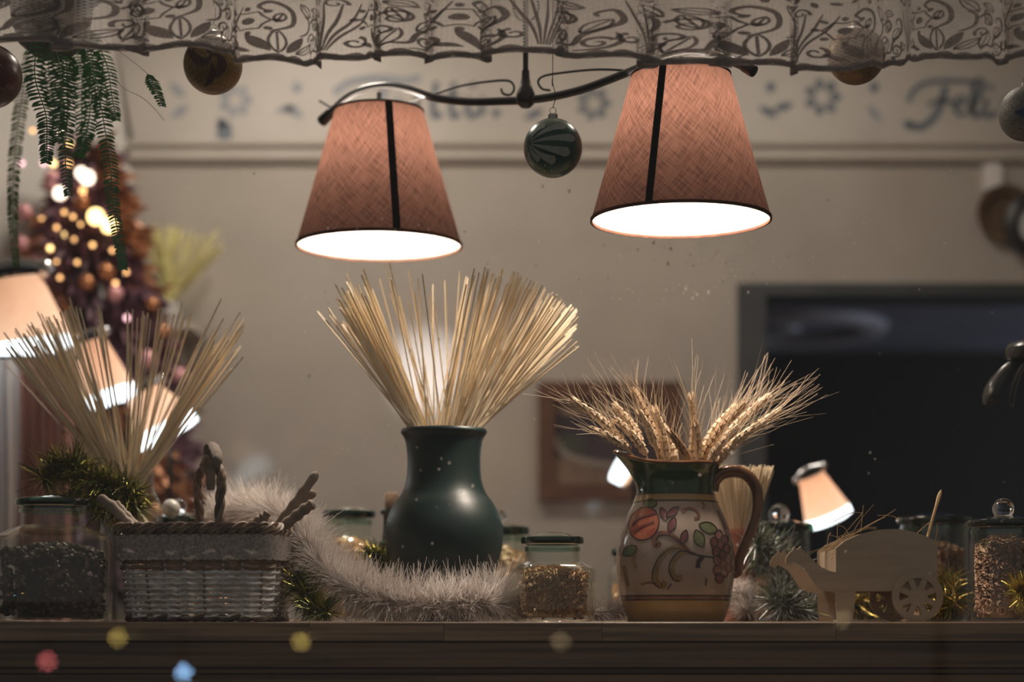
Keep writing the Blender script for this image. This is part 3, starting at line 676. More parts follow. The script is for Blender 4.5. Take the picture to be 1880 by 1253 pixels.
# ------------------------------------------------------------------ green vase
def vz(py, Y): return P(0, py, Y).z
def lathe_px(prof, cx, Y): return [(S(r, Y), vz(y, Y)) for r, y in prof]
def smooth_prof(prof, n=5): return [(max(p.x, .0005), p.y) for p in cr([(a, b, 0) for a, b in prof], n)]
YV = 3.15; k = YV
vx = P(815, 0, YV).x
ob = SHZ
vp = smooth_prof([(S(a, YV), vz(b, YV)) for a, b in ((62, 1139), (70, 1110), (88, 1068), (103, 1025), (109, 985), (105, 955), (93, 928), (77, 905), (69, 880), (67, 845), (70, 815), (74, 803), (79, 795), (77, 789))], 5)
vp = [(.0005, ob)] + [(vp[0][0], ob)] + [(r, max(z, ob + .001)) for r, z in vp]
inner = [(max(r - .006, .0005), max(z, ob + .008)) for r, z in reversed(vp[2:])] + [(.0005, ob + .008)]
va = thing('green_vase', 'dark teal green glazed vase full of spaghetti, middle of the shelf', 'vase', (vx, YV, SHZ))
MB().lathe(vp + inner, (vx, YV, 0), 64).build('body', M['vase'], va, ang=60)

# ------------------------------------------------------------------ spaghetti
def strand_mesh(m, r=.00115):
    mb = MB(); mb.tube([(0, 0, 0), (0, 0, 1)], r, 6); me = mb.build('tmp', m); d = me.data; bpy.data.objects.remove(me); d.name = 'strand'; return d
ST = strand_mesh(M['pasta']); ST2 = strand_mesh(M['pasta_green'], .0018)
def strand(a, b, me, lab, grp):
    o = bpy.data.objects.new('spaghetti_strand', me); C.objects.link(o); o.location = a; d = b - a
    o.rotation_mode = 'QUATERNION'; o.rotation_quaternion = d.to_track_quat('Z', 'Y'); o.scale = (1, 1, d.length)
    return tag(o, lab, 'spaghetti', grp)
def line_through(tip, neck, extra): d = (neck - tip); return neck + d.normalized() * extra
rs = random.Random(21)
def bundle_mid(n, asobj, mbx=None):
    for i in range(n):
        q = rs.random()
        if q < .27: tx = rs.gauss(646, 20); ty = 545 + (680 - tx) * .45 + rs.gauss(0, 22); nx = 752 + (tx - 605) * .28 + rs.uniform(-4, 16)
        elif q < .33: tx = rs.uniform(690, 850); ty = rs.uniform(482, 560); nx = 775 + (tx - 690) * .3 + rs.uniform(-20, 20)
        else:
            tx = 856 + 209 * rs.random() ** .72; ty = 490 + max(0, tx - 930) ** 1.32 * .125 + abs(rs.gauss(0, 30)); nx = 806 + (tx - 850) * .34 + rs.uniform(-10, 14)
        nx = min(max(nx, 752), 878)
        Yt = YV + rs.uniform(-.07, .07) ; Yn = YV + rs.uniform(-.035, .035)
        tip, neck = P(tx, max(ty, 478), Yt), P(nx, 790, Yn)
        a = line_through(tip, neck, S(95, YV))
        a.x = vx + max(-.05, min(.05, a.x - vx)); a.y = YV + max(-.04, min(.04, a.y - YV))
        if asobj:
            wd_ = 'leaning left, in the left sheaf of the dark green vase' if q < .27 else ('standing nearly upright in the sparse middle of the dark green vase' if q < .33 else ('leaning right, in the dense right sheaf of the dark green vase' if tx > 940 else 'rising upright right of centre in the dark green vase'))
            strand(a, tip, ST, 'dry spaghetti strand ' + wd_, 'spaghetti strands ' + wd_)
        else: mbx.tube([a, tip], .0013, 5)
bundle_mid(170, True)
mb = MB(); bundle_mid(120, False, mb); tag(mb.build('spaghetti_sheaf', M['pasta'], org=(vx, YV, SHZ + .2)), 'dense sheaf of dry spaghetti packed among the strands in the green vase', 'spaghetti', kind='stuff')
YLV = 3.22
def bundle_left(n, asobj, mbx=None):
    for i in range(n):
        q = rs.random()
        if q < .42: tx = rs.uniform(2, 140); ty = 640 - tx * .45 + rs.gauss(0, 16); nx = 198 + tx * .16 + rs.uniform(-6, 12)
        elif q < .62: tx = rs.uniform(140, 356); ty = rs.uniform(555, 640) if tx < 220 or rs.random() < .3 else 565 + rs.uniform(0, 25); nx = 222 + (tx - 140) * .14 + rs.uniform(-8, 10)
        else: tx = rs.uniform(372, 450); ty = 640 - (tx - 372) * .55 + rs.gauss(0, 24) + (30 if rs.random() < .3 else 0); nx = 250 + rs.uniform(-14, 18)
        tip, neck = P(tx, ty, YLV + rs.uniform(-.06, .06)), P(nx, 880, YLV + rs.uniform(-.025, .025))
        a = line_through(tip, neck, S(100, YLV)); lx = P(240, 0, YLV).x
        a.x = lx + max(-.032, min(.032, a.x - lx)); a.y = YLV + max(-.028, min(.028, a.y - YLV))
        if asobj:
            wd_ = 'leaning left above the gold tinsel, in the glass vase' if q < .42 else ('nearly upright in the sparse middle of the glass vase' if q < .62 else 'leaning right above the basket, in the glass vase')
            strand(a, tip, ST, 'dry spaghetti strand ' + wd_, 'spaghetti strands ' + wd_)
        else: mbx.tube([a, tip], .0013, 5)
bundle_left(115, True)
mb = MB(); bundle_left(60, False, mb); tag(mb.build('spaghetti_sheaf', M['pasta'], org=P(240, 880, YLV)), 'sheaf of spaghetti packed among the strands in the glass vase behind the basket', 'spaghetti', kind='stuff')
gx = P(242, 0, YLV).x
gv = thing('glass_vase', 'small clear glass vase of spaghetti mostly hidden behind basket and tinsel', 'vase', (gx, YLV, SHZ))
pr = smooth_prof([(S(a, YLV), vz(b, YLV)) for a, b in ((50, 1139), (56, 1060), (58, 980), (54, 930), (42, 900), (40, 880), (43, 872))], 4); pr = [(.0005, SHZ), (pr[0][0], SHZ)] + pr
MB().lathe(pr + [(max(r - .003, .0005), z + .003) for r, z in reversed(pr)], (gx, YLV, 0), 40).build('body', M['glass'], gv)

# ------------------------------------------------------------------ terracotta pot with spaghetti brush
YP = 3.22; tx_ = P(1357, 0, YP).x
tp = thing('terracotta_pot', 'narrow reddish brown pot of packed spaghetti behind the jug handle', 'pot', (tx_, YP, SHZ))
pr = [(.0005, SHZ), (S(26, YP), SHZ), (S(30, YP), SHZ + .05), (S(30, YP), vz(1000, YP)), (S(34, YP), vz(982, YP)), (S(34, YP), vz(974, YP)), (S(29, YP), vz(974, YP)), (S(26, YP), SHZ + .03), (.0005, SHZ + .03)]
MB().lathe(pr, (tx_, YP, 0), 40).build('body', M['terra'], tp)
mb = MB()
for i in range(420):
    a = rs.random() * 2 * PI; q = math.sqrt(rs.random()); ux, uy = q * math.cos(a), q * math.sin(a)
    nk = Vector((tx_ + ux * S(25, YP), YP + uy * S(25, YP), vz(974, YP))); tip = Vector((tx_ + S(2, YP) + ux * S(62, YP), YP + uy * S(58, YP), vz(862 + rs.uniform(-6, 8), YP)))
    mb.tube([nk + (nk - tip).normalized() * .05 * (.5), tip], .0012, 5)
tag(mb.build('spaghetti_brush', M['pasta'], org=(tx_, YP, vz(974, YP))), 'thick brush of spaghetti packed into the terracotta pot behind the jug', 'spaghetti', kind='stuff')

# ------------------------------------------------------------------ painted jug
YJ = 3.08; jx = P(1240, 0, YJ).x; kj = S(1, YJ)
jp = [(88, 1141), (96, 1120), (104, 1085), (109, 1045), (108, 1015), (101, 980), (88, 945), (76, 920), (71, 905), (70, 890), (73, 872), (80, 858), (83, 853)]
jprof = smooth_prof([(S(a, YJ), vz(b, YJ)) for a, b in jp], 6)
jprof[0] = (jprof[0][0], SHZ)
zn, zr = vz(905, YJ), vz(853, YJ)
def jspout(p):
    x, y, z = p.x - jx, p.y - YJ, p.z
    if z > zn:
        t = (z - zn) / (zr - zn); a = math.atan2(y, -x); wq = math.exp(-(a / .62) ** 2)
        x -= S(31, YJ) * t ** 1.7 * wq; y *= 1 - .25 * wq * t
        z += S(23, YJ) * t ** 2 * wq - S(3, YJ) * t * math.exp(-((abs(a) - 1.5) / .7) ** 2)
    return Vector((jx + x, p.y if False else YJ + y, z))
jg = thing('painted_jug', 'cream pottery jug painted with fruit and scrolls, green neck, holding wheat', 'jug', (jx, YJ, SHZ))
def jband(name, z0_, z1_, m, off=0.0, both=False):
    rows = [p for p in jprof if z0_ - 1e-6 <= p[1] <= z1_ + 1e-6]
    def at(z):
        for i in range(len(jprof) - 1):
            if jprof[i][1] <= z <= jprof[i + 1][1]:
                t = (z - jprof[i][1]) / max(jprof[i + 1][1] - jprof[i][1], 1e-9); return jprof[i][0] + (jprof[i + 1][0] - jprof[i][0]) * t
        return jprof[-1][0] if z > jprof[-1][1] else jprof[0][0]
    zs = sorted({z0_, z1_} | {p[1] for p in rows}); prof = [(at(z) + off, z) for z in zs]
    mb = MB(); mb.lathe(prof, (jx, YJ, 0), 96); mb.v = [jspout(v) for v in mb.v]
    return mb
def jr(z):
    for i in range(len(jprof) - 1):
        if jprof[i][1] <= z <= jprof[i + 1][1]:
            t = (z - jprof[i][1]) / max(jprof[i + 1][1] - jprof[i][1], 1e-9); return jprof[i][0] + (jprof[i + 1][0] - jprof[i][0]) * t
    return jprof[-1][0]
mb = jband('x', jprof[0][1], jprof[-1][1], None); body = None
b0 = len(mb.v); mb2 = MB(); inn = [(r - .006, z) for r, z in reversed(jprof)] + [(.0005, SHZ + .006)]
mb2.lathe(inn, (jx, YJ, 0), 96); mb2.v = [jspout(v) for v in mb2.v]
mb.add(mb2.v); mb.f += [tuple(i + b0 for i in f) for f in mb2.f]; mb.uv += mb2.uv; mb.mi += mb2.mi
mb.lathe([(.0005, SHZ), (jprof[0][0], SHZ)], (jx, YJ, 0), 96)
mb.build('body', M['jug_cream'], jg, ang=70)
jband('n', vz(909, YJ), jprof[-1][1], None, .0006).build('green_neck', M['jug_green'], jg, ang=70)
jband('n', vz(922, YJ), vz(911, YJ), None, .0007).build('painted_band', M['jug_base'], jg)
for a, b in ((924, 922), (911, 908)): jband('n', vz(a, YJ), vz(b, YJ), None, .0010).build('painted_band', M['jug_band'], jg)
jband('n', SHZ + .001, vz(1104, YJ), None, .0006).build('ochre_base', M['jug_base'], jg)
for a, b in ((1104, 1101), (1097, 1094)): jband('n', vz(a, YJ), vz(b, YJ), None, .0009).build('painted_band', M['jug_band'], jg)
jband('n', vz(1101, YJ), vz(1097, YJ), None, .0007).build('painted_band', M['p_brown'], jg)
rim = []
for k in range(64):
    a = 2 * PI * k / 64; rim.append(jspout(Vector((jx + (jprof[-1][0] - .003) * math.cos(a), YJ + (jprof[-1][0] - .003) * math.sin(a), jprof[-1][1]))))
MB().tube(rim, .0036, 8, True).build('rim', M['jug_brown'], jg)
MB().tube(cr([P(*p, YJ) for p in ((1308, 902), (1312, 884), (1326, 870), (1350, 866), (1374, 876), (1389, 900), (1390, 935), (1380, 970), (1366, 1005), (1357, 1030), (1354, 1050), (1346, 1054), (1340, 1040))], 6), [S(13, YJ)] * 20 + [S(12 - i * .05, YJ) for i in range(53)], 14, flat=.8).build('handle', M['jug_brown'], jg)
# painting: (u, v) are pixels as seen from the front, wrapped round the body
def jmap(off):
    def f(u, v):
        z = vz(v, YJ); r = jr(z); s = max(-.97, min(.97, (u - 1240) * kj / r)); a = math.asin(s)
        return Vector((jx + (r + off) * math.sin(a), YJ - (r + off) * math.cos(a), z))
    return f
j1, j2, j3 = jmap(.0007), jmap(.0011), jmap(.0015)
D = {k: MB() for k in ('p_red', 'p_purple', 'p_green', 'p_olive', 'p_brown', 'p_dark')}
def outl(poly, w=1.6): D['p_dark'].ribbon(poly + [poly[0], poly[1]], w, j2)
def patch(mk, poly, o=True): D[mk].blob(poly, j1, 4); (outl(poly) if o else None)
patch('p_red', ell(1178, 965, 25, 31, .35, 26)); patch('p_green', ell(1190, 928, 11, 8))
for p in ([(1158, 968), (1170, 955), (1188, 950), (1200, 946)], [(1160, 980), (1175, 970), (1196, 962)]): D['p_purple'].ribbon(cr2(p), 3, j3)
patch('p_purple', leaf2(1212, 948, 26, 12, 1.2)); patch('p_purple', leaf2(1228, 945, 30, 12, -.7)); patch('p_purple', leaf2(1226, 968, 30, 14, -1.2)); patch('p_purple', leaf2(1247, 990, 26, 13, 1.9))
D['p_brown'].ribbon(cr2([(1244, 944), (1256, 938), (1270, 942), (1275, 954), (1266, 957)]), [7, 9, 10, 8, 4, 4] + [5] * 30, j1)
D['p_brown'].ribbon(cr2([(1256, 1018), (1240, 1000), (1222, 986), (1203, 984), (1193, 994), (1198, 1006), (1205, 1000)]), 8, j1)
D['p_dark'].ribbon(cr2([(1256, 1019), (1240, 1001), (1222, 988), (1203, 988), (1198, 998)]), 2, j2)
D['p_olive'].ribbon(cr2([(1262, 1022), (1236, 1010), (1212, 1020), (1198, 1044), (1196, 1068), (1208, 1078), (1214, 1070)]), [3, 4, 6, 7, 8, 9, 10] + [11] * 30, j1)
D['p_olive'].ribbon(cr2([(1268, 1022), (1246, 1018), (1230, 1030), (1224, 1048), (1230, 1064), (1238, 1066), (1238, 1058)]), [3, 4, 6, 7, 8, 8, 9] + [10] * 30, j1)
D['p_dark'].ribbon(cr2([(1268, 1021), (1240, 1016), (1224, 1032), (1220, 1050), (1228, 1067), (1238, 1069)]), 2, j2)
D['p_dark'].ribbon(cr2([(1262, 1022), (1230, 1011), (1206, 1024), (1193, 1048), (1192, 1070), (1204, 1082)]), 1.6, j2)
D['p_dark'].ribbon(cr2([(1256, 1019), (1275, 1024), (1300, 1027)]), 3, j2); D['p_dark'].ribbon(cr2([(1282, 1026), (1273, 1034), (1271, 1046)]), [3, 4, 6, 8, 8] + [8] * 20, j2)
patch('p_green', leaf2(1292, 973, 38, 20, .3)); patch('p_green', leaf2(1274, 993, 34, 20, 1.2)); patch('p_green', leaf2(1153, 1014, 28, 18, -.6))
D['p_olive'].ribbon(cr2([(1165, 1010), (1158, 1030), (1163, 1046)]), 6, j1); D['p_olive'].ribbon(cr2([(1142, 1040), (1146, 1060), (1150, 1078)]), 5, j1); D['p_brown'].ribbon(cr2([(1172, 1075), (1185, 1072), (1198, 1074)]), 4, j1)
D['p_dark'].ribbon(cr2([(1287, 1064), (1286, 1078)]), 2, j2); D['p_dark'].ribbon(cr2([(1218, 1084), (1224, 1074)]), 2, j2); D['p_olive'].ribbon(cr2([(1312, 940), (1320, 955), (1328, 975)]), 6, j1)
for k, (gx_, gy_) in enumerate(((1311, 985), (1323, 994), (1302, 999), (1314, 1003), (1326, 1010), (1306, 1016), (1318, 1022), (1330, 1028), (1308, 1032), (1320, 1040), (1308, 1050), (1321, 1054), (1312, 1064), (1330, 1044))):
    patch('p_purple', ell(gx_, gy_, 8, 9, 0, 14))
D['p_olive'].ribbon(cr2([(1282, 939), (1286, 932), (1281, 926)]), 4, j1)
for k, q in D.items(): q.build({'p_red': 'painted_fruit', 'p_purple': 'painted_grapes', 'p_green': 'painted_leaves', 'p_olive': 'painted_scroll', 'p_brown': 'painted_scroll', 'p_dark': 'painted_outline'}[k], M[k], jg)

# ------------------------------------------------------------------ wheat
WE = [((1158, 830), (1056, 738), 3.04), ((1152, 826), (1092, 791), 3.02), ((1178, 815), (1132, 749), 3.08), ((1215, 847), (1167, 723), 3.12), ((1203, 824), (1175, 760), 3.03), ((1187, 838), (1134, 774), 3.05),
      ((1224, 849), (1203, 755), 3.06), ((1262, 850), (1233, 798), 3.02), ((1270, 850), (1269, 732), 3.07), ((1281, 843), (1277, 782), 3.04), ((1290, 830), (1348, 749), 3.12), ((1285, 850), (1362, 748), 3.06),
      ((1303, 850), (1405, 732), 3.10), ((1315, 852), (1426, 758), 3.05), ((1318, 846), (1402, 776), 3.02), ((1296, 850), (1382, 755), 3.14), ((1300, 850), (1350, 790), 3.02), ((1240, 850), (1222, 790), 3.10)]
WL = ['lowest long awned', 'short', 'brown', 'tall leaning', 'pale', 'stubby']
rw = random.Random(5)
def grain(mb, p, d, side, L, W):
    q = d.cross(side).normalized()
    b = mb.add([p, p + side * W * .5 + d * L * .3 + q * W * .35, p + side * W * .5 + d * L * .3 - q * W * .35, p + d * L * .32 - side * W * .05, p + side * W * .35 + d * L * .75 + q * W * .2, p + side * W * .35 + d * L * .75 - q * W * .2, p + d * L + side * W * .15])
    for f in ((0, 1, 2), (0, 3, 1), (0, 2, 3), (1, 4, 5, 2), (1, 3, 4), (2, 5, 3), (4, 6, 5), (3, 4, 6), (3, 6, 5)): mb.face(tuple(b + i for i in f))
wg = 'wheat ears standing in the painted jug'
for i, (a, b, Y) in enumerate(WE):
    A, B = P(*a, (Y + YJ) / 2), P(*b, Y); root_ = Vector((jx + (A.x - jx) * .3, YJ + (A.y - YJ) * .3, vz(925, YJ)))
    side_word = 'leaning left' if b[0] < a[0] - 15 else ('leaning right' if b[0] > a[0] + 15 else 'nearly upright')
    od = sorted(range(len(WE)), key=lambda k_: WE[k_][1][0]).index(i)
    ow = ['leftmost', 'second', 'third', 'fourth', 'fifth', 'sixth', 'seventh', 'eighth', 'ninth', 'tenth', 'eleventh', 'twelfth', 'thirteenth', 'fourteenth', 'fifteenth', 'sixteenth', 'seventeenth', 'rightmost'][od]
    t = thing('wheat_ear', '%s wheat ear%s by its tip, %s in the painted jug' % (ow, '' if od in (0, 17) else ' from the left', side_word), 'wheat', root_, wg)
    bend = (B - A).length * .12 * (1 if b[0] > a[0] else -1)
    path = cr([root_, root_.lerp(A, .6), A, A.lerp(B, .5) + Vector((-bend * .3, 0, bend * .3 if bend > 0 else -bend * .3)), B], 10)
    MB().tube(path, .0011, 5).build('stem', M['wheat'], t)
    mb = MB(); aw = MB(); ear = path[20:]; L = (B - A).length; n = int(L / .0052)
    for j in range(n):
        s_ = j / n * (len(ear) - 1.001); e = int(s_); p = ear[e].lerp(ear[e + 1], s_ - e); d = (ear[e + 1] - ear[e]).normalized()
        f = j / n; wdt = .0135 * (1 - .45 * f) * (.7 + .3 * min(1, f * 6))
        for k in range(3):
            ang = (j % 2) * PI + (k - 1) * 1.15 + rw.uniform(-.2, .2); o1 = d.orthogonal().normalized(); o2 = d.cross(o1); sd = o1 * math.cos(ang) + o2 * math.sin(ang)
            grain(mb, p, (d + sd * .22).normalized(), sd, .0150, wdt)
            if rw.random() < .55:
                q0 = p + d * .011 + sd * wdt * .3; ln = rw.uniform(.03, .09) * (1.1 if b[0] > 1330 else 1)
                d1 = (d + sd * rw.uniform(.1, .75)).normalized(); bd = Vector((rw.uniform(-.3, .3), rw.uniform(-.2, .2), rw.uniform(-.1, .35)))
                aw.tube([q0, q0 + d1 * ln * .5 + bd * ln * .10, q0 + d1 * ln + bd * ln * .62], [.00036, .00028, .00015], 3, cap=False)
    tag(mb.build('grains', M['wheat'] if i % 4 != 3 else M['wheat_d'], t, smooth=False), kind='stuff'); tag(aw.build('awns', M['wheat'], t, smooth=False), kind='stuff')

# ------------------------------------------------------------------ jars of pasta
def piece_fusilli(mb, p, d, L, rad, n=9):
    o1 = d.orthogonal().normalized(); o2 = d.cross(o1); b = len(mb.v)
    for i in range(n + 1):
        t = i / n; a = t * 2.2 * 2 * PI * .9; q = o1 * math.cos(a) + o2 * math.sin(a); c = p + d * (t - .5) * L; mb.v += [c + q * rad, c - q * rad]
    for i in range(n): mb.face((b + 2 * i, b + 2 * i + 1, b + 2 * i + 3, b + 2 * i + 2))
def piece_ring(mb, p, d, R0, r):
    o1 = d.orthogonal().normalized(); o2 = d.cross(o1); mb.tube([p + (o1 * math.cos(a) + o2 * math.sin(a)) * R0 for a in [2 * PI * k / 9 for k in range(9)]], r, 4, True)
def piece_shell(mb, p, d, s):
    o1 = d.orthogonal().normalized(); o2 = d.cross(o1); b = len(mb.v)
    for i in range(5):
        for j in range(4):
            a = -1.1 + 2.2 * i / 4; q = s * (1 - .25 * abs(i - 2)); mb.v.append(p + d * (j / 3 - .5) * q * 2 + o1 * math.sin(a) * s * .6 * (1 + .15 * (j % 2)) + o2 * math.cos(a) * s * .5)
    for i in range(4):
        for j in range(3): k = b + i * 4 + j; mb.face((k, k + 1, k + 5, k + 4))
def piece_bean(mb, p, d, s): mb.ball(p, s, 6, 4, (1, .7, .62), d.to_track_quat('X', 'Z').to_matrix())
def sq(n_, rot): return lambda a: 1 / (abs(math.cos(a - rot)) ** n_ + abs(math.sin(a - rot)) ** n_) ** (1 / n_)
def jar(cx, Y, hb, hl, ylt, yneck, ysh, lab, clab, kind, cm, ytop, square=None, knob=None, lid=True, npc=230, seed=1, shoulder=True, scale=1.0):
    rj = random.Random(seed); x = P(cx, 0, Y).x; zl, zk, zs = vz(ylt, Y), vz(yneck, Y), vz(ysh, Y); rb, rl_ = S(hb, Y), S(hl, Y)
    j = thing('glass_jar', lab, 'jar', (x, Y, SHZ))
    rim_t = S(15, Y); rn = rl_ * .86 if shoulder else rb * .97
    raw = [(rb * .90, SHZ), (rb * .97, SHZ + .004), (rb, SHZ + .014)] + [(rb, SHZ + .014 + (zs - SHZ - .014) * t) for t in (.33, .66, 1)]
    if shoulder: raw += [(rb * .97, zs + (zk - zs) * .35), (rn + (rb - rn) * .45, zs + (zk - zs) * .75), (rn, zk), (rn * .985, (zk + zl - rim_t) / 2), (rn, zl - rim_t)]
    else: raw += [(rn, zl - rim_t)]
    f0 = sq(7, square) if square is not None else None
    def rf(a, i):
        if f0 is None: return 1
        i = min(i, 2 * len(raw) - i)
        wq = 1 if i <= 7 else (.55 if i == 8 else 0); return 1 + (f0(a) - 1) * wq
    ip = [(max(r - .0028, .0005), max(z, SHZ + .005)) for r, z in reversed(raw)]
    prof = [(.0005, SHZ + .0003)] + raw + ip + [(.0005, SHZ + .005)]
    MB().lathe(prof, (x, Y, 0), 56, rf=rf).build('body', M['glass'], j)
    if lid:
        z0_ = zl - rim_t
        MB().lathe([(rn * 1.0, z0_), (rl_ * .97, z0_ + .001), (rl_, z0_ + rim_t * .35), (rl_, z0_ + rim_t * .65), (rl_ * .97, zl - .001), (rl_ * .90, zl), (rl_ * .90, z0_ + .001)], (x, Y, 0), 56, True).build('lid_rim', M['rim_glass'], j)
        MB().lathe([(rl_ * .90, zl - .004), (rl_ * .5, zl + S(5, Y)), (S(10, Y), zl + S(8, Y)), (.0005, zl + S(8, Y))], (x, Y, 0), 48).build('lid', M['lid_glass'], j)
        MB().lathe([(rn * 1.03, z0_ - .010), (rn * 1.03, z0_ - .0035), (rn * .99, z0_ - .0035), (rn * .99, z0_ - .010)], (x, Y, 0), 48, True).build('lid_seal', M['lid_glass'], j)
    if knob:
        kx, ky, kr = knob; zk2 = vz(ky, Y); r = S(kr, Y)
        zb0 = zl + S(6, Y)
        MB().lathe([(r * .62, zb0), (r * .5, zb0 + .002), (r * .42, max(zk2 - r * .92, zb0 + .003))], (x, Y, 0), 24).build('knob_neck', M['lid_glass'], j)
        MB().ball((x, Y, zk2), r, 32, 18).build('knob', M['ball_glass'] if kr > 0 and not lab.startswith('white') else M['white_knob'], j)
    # contents
    mb = MB(); zt_ = vz(ytop, Y); H = zt_ - SHZ - .008; rin = rb - .0065
    hf = f0 if f0 else (lambda a: 1)
    core = rin * .62
    mb.lathe([(.0005, SHZ + .0065), (core, SHZ + .0065), (core, SHZ + H * .86), (core * .6, SHZ + H * .95), (.0005, SHZ + H * .97)], (x, Y, 0), 24, rf=lambda a, i: hf(a) if f0 else 1)
    for i in range(int(npc * 1.7)):
        a = rj.random() * 2 * PI; top = rj.random() < .25
        q = (rj.uniform(.2, .9) if top else rj.uniform(.78, .92)) * rin * (hf(a) if f0 else 1)
        ps = .0045 * scale
        q = min(q, rin * (hf(a) if f0 else 1) - ps * 1.05)
        z = SHZ + .0125 * scale + (H * (1 - .14 * (q / rin) ** 2) - .009 if top else rj.random() * (H * .90 - .006)); 
        z = min(z, zt_ - .002)
        p = Vector((x + q * math.cos(a), Y + q * math.sin(a), z)); tv = Vector((-math.sin(a), math.cos(a), 0)); d = (tv * rj.gauss(0, 1) + Vector((0, 0, rj.gauss(0, .8)))).normalized()
        kd = kind if kind != 'mix' else ('ring' if z < SHZ + H * .32 else 'fusilli')
        if kd == 'fusilli': piece_fusilli(mb, p, d, .022 * scale, .0046 * scale)
        elif kd == 'ring': piece_ring(mb, p, (Vector((math.cos(a), math.sin(a), 0)) + Vector((rj.gauss(0, .4), rj.gauss(0, .4), rj.gauss(0, .3)))).normalized(), .0058, .0018)
        elif kd == 'shell': piece_shell(mb, p, d, .0062 * scale)
        else: piece_bean(mb, p, d, .0062 * scale)
    tag(mb.build('jar_contents', cm, org=(x, Y, SHZ + .0065)), clab, 'pasta' if kind != 'bean' else 'food', kind='stuff')
    return j
jar(98, 2.99, 104, 69, 916, 966, 1000, 'large round glass jar of dark contents at the left end of the shelf', 'dark brown dried food filling the large jar left of the basket', 'bean', M['beans'], 995, square=.15, npc=420, seed=1)
jar(640, 3.36, 62, 50, 938, 985, 1010, 'glass jar with green rim behind the white garland, left of the vase', 'tan pasta in the jar behind the white garland', 'shell', M['fus1'], 985, seed=2)
jar(914, 3.36, 64, 58, 968, 1000, 1020, 'glass jar with knobbed lid half hidden behind the green vase', 'pale pink pasta in the jar half hidden behind the green vase', 'shell', M['fus3'], 1000, knob=(917, 950, 15), seed=3, shoulder=False)
jar(1014, 2.985, 69, 58, 986, 1032, 1052, 'small square glass jar of tan pasta standing between vase and jug', 'tan curly pasta filling the small square jar between vase and jug', 'fusilli', M['fus1'], 1040, square=.22, seed=4, npc=300, scale=.85)
jar(1166, 3.36, 52, 45, 1008, 1040, 1060, 'small glass jar peeking out behind the left side of the jug', 'pale pasta in the small jar behind the jug', 'shell', M['fus3'], 1065, seed=5, npc=120)
jar(1430, 3.35, 57, 63, 962, 990, 1010, 'glass jar with ball knob behind silver tinsel, right of the jug', 'reddish pasta at the bottom of the jar behind the silver tinsel', 'fusilli', M['fus2'], 1060, knob=(1425, 945, 19), seed=6, shoulder=False)
jar(1716, 3.28, 63, 69, 950, 985, 1000, 'wide glass jar with green rim and no knob behind the donkey cart', 'reddish spiral pasta in the wide jar behind the donkey cart', 'fusilli', M['fus2'], 1000, seed=7, shoulder=False, npc=320)
jar(1842, 3.02, 60, 68, 955, 985, 1000, 'tall glass jar with big ball knob at the right end of the shelf', 'spiral and ring pasta in the tall jar at the right end', 'mix', M['fus2'], 988, knob=(1836, 935, 20), seed=8, shoulder=False, npc=380)
jar(330, 3.36, 52, 40, 948, 975, 990, 'glass jar with glass knob behind the basket handle', 'pale pasta in the jar behind the basket', 'shell', M['fus3'], 990, knob=(345, 930, 14), seed=9, npc=60)
c = P(322, 936, 3.27)
wj = thing('white_canister', 'pale round knobbed canister showing above the basket rim left of its handle', 'canister', (c.x - .002, 3.24, SHZ))
x_, y_ = c.x - .002, 3.24
MB().lathe(smooth_prof([(.028, SHZ), (.034, SHZ + .03), (.034, SHZ + .1), (.03, SHZ + .14), (.016, SHZ + .158)], 4), (x_, y_, 0), 32).build('body', M['white_knob'], wj)
MB().ball((x_, y_, c.z), .0155, 24, 14).build('knob', M['white_knob'], wj)
# dark bottle with cork
x_, y_ = P(719, 0, 3.34).x, 3.34; b_ = thing('dark_bottle', 'dark bottle with a cork stopper just left of the green vase', 'bottle', (x_, y_, SHZ)); K = S(1, y_)
MB().lathe(smooth_prof([(.0005, SHZ), (30 * K, SHZ + .001), (31 * K, vz(1060, y_)), (26 * K, vz(1010, y_)), (17 * K, vz(985, y_)), (15.5 * K, vz(950, y_)), (20 * K, vz(945, y_)), (20 * K, vz(937, y_)), (12 * K, vz(936, y_))], 4), (x_, y_, 0), 32).build('body', M['bottle'], b_)
MB().lathe([(11 * K, vz(940, y_)), (12.5 * K, vz(930, y_)), (12.5 * K, vz(908, y_)), (10 * K, vz(905, y_)), (.0005, vz(905, y_))], (x_, y_, 0), 24).build('cork', M['cork'], b_)

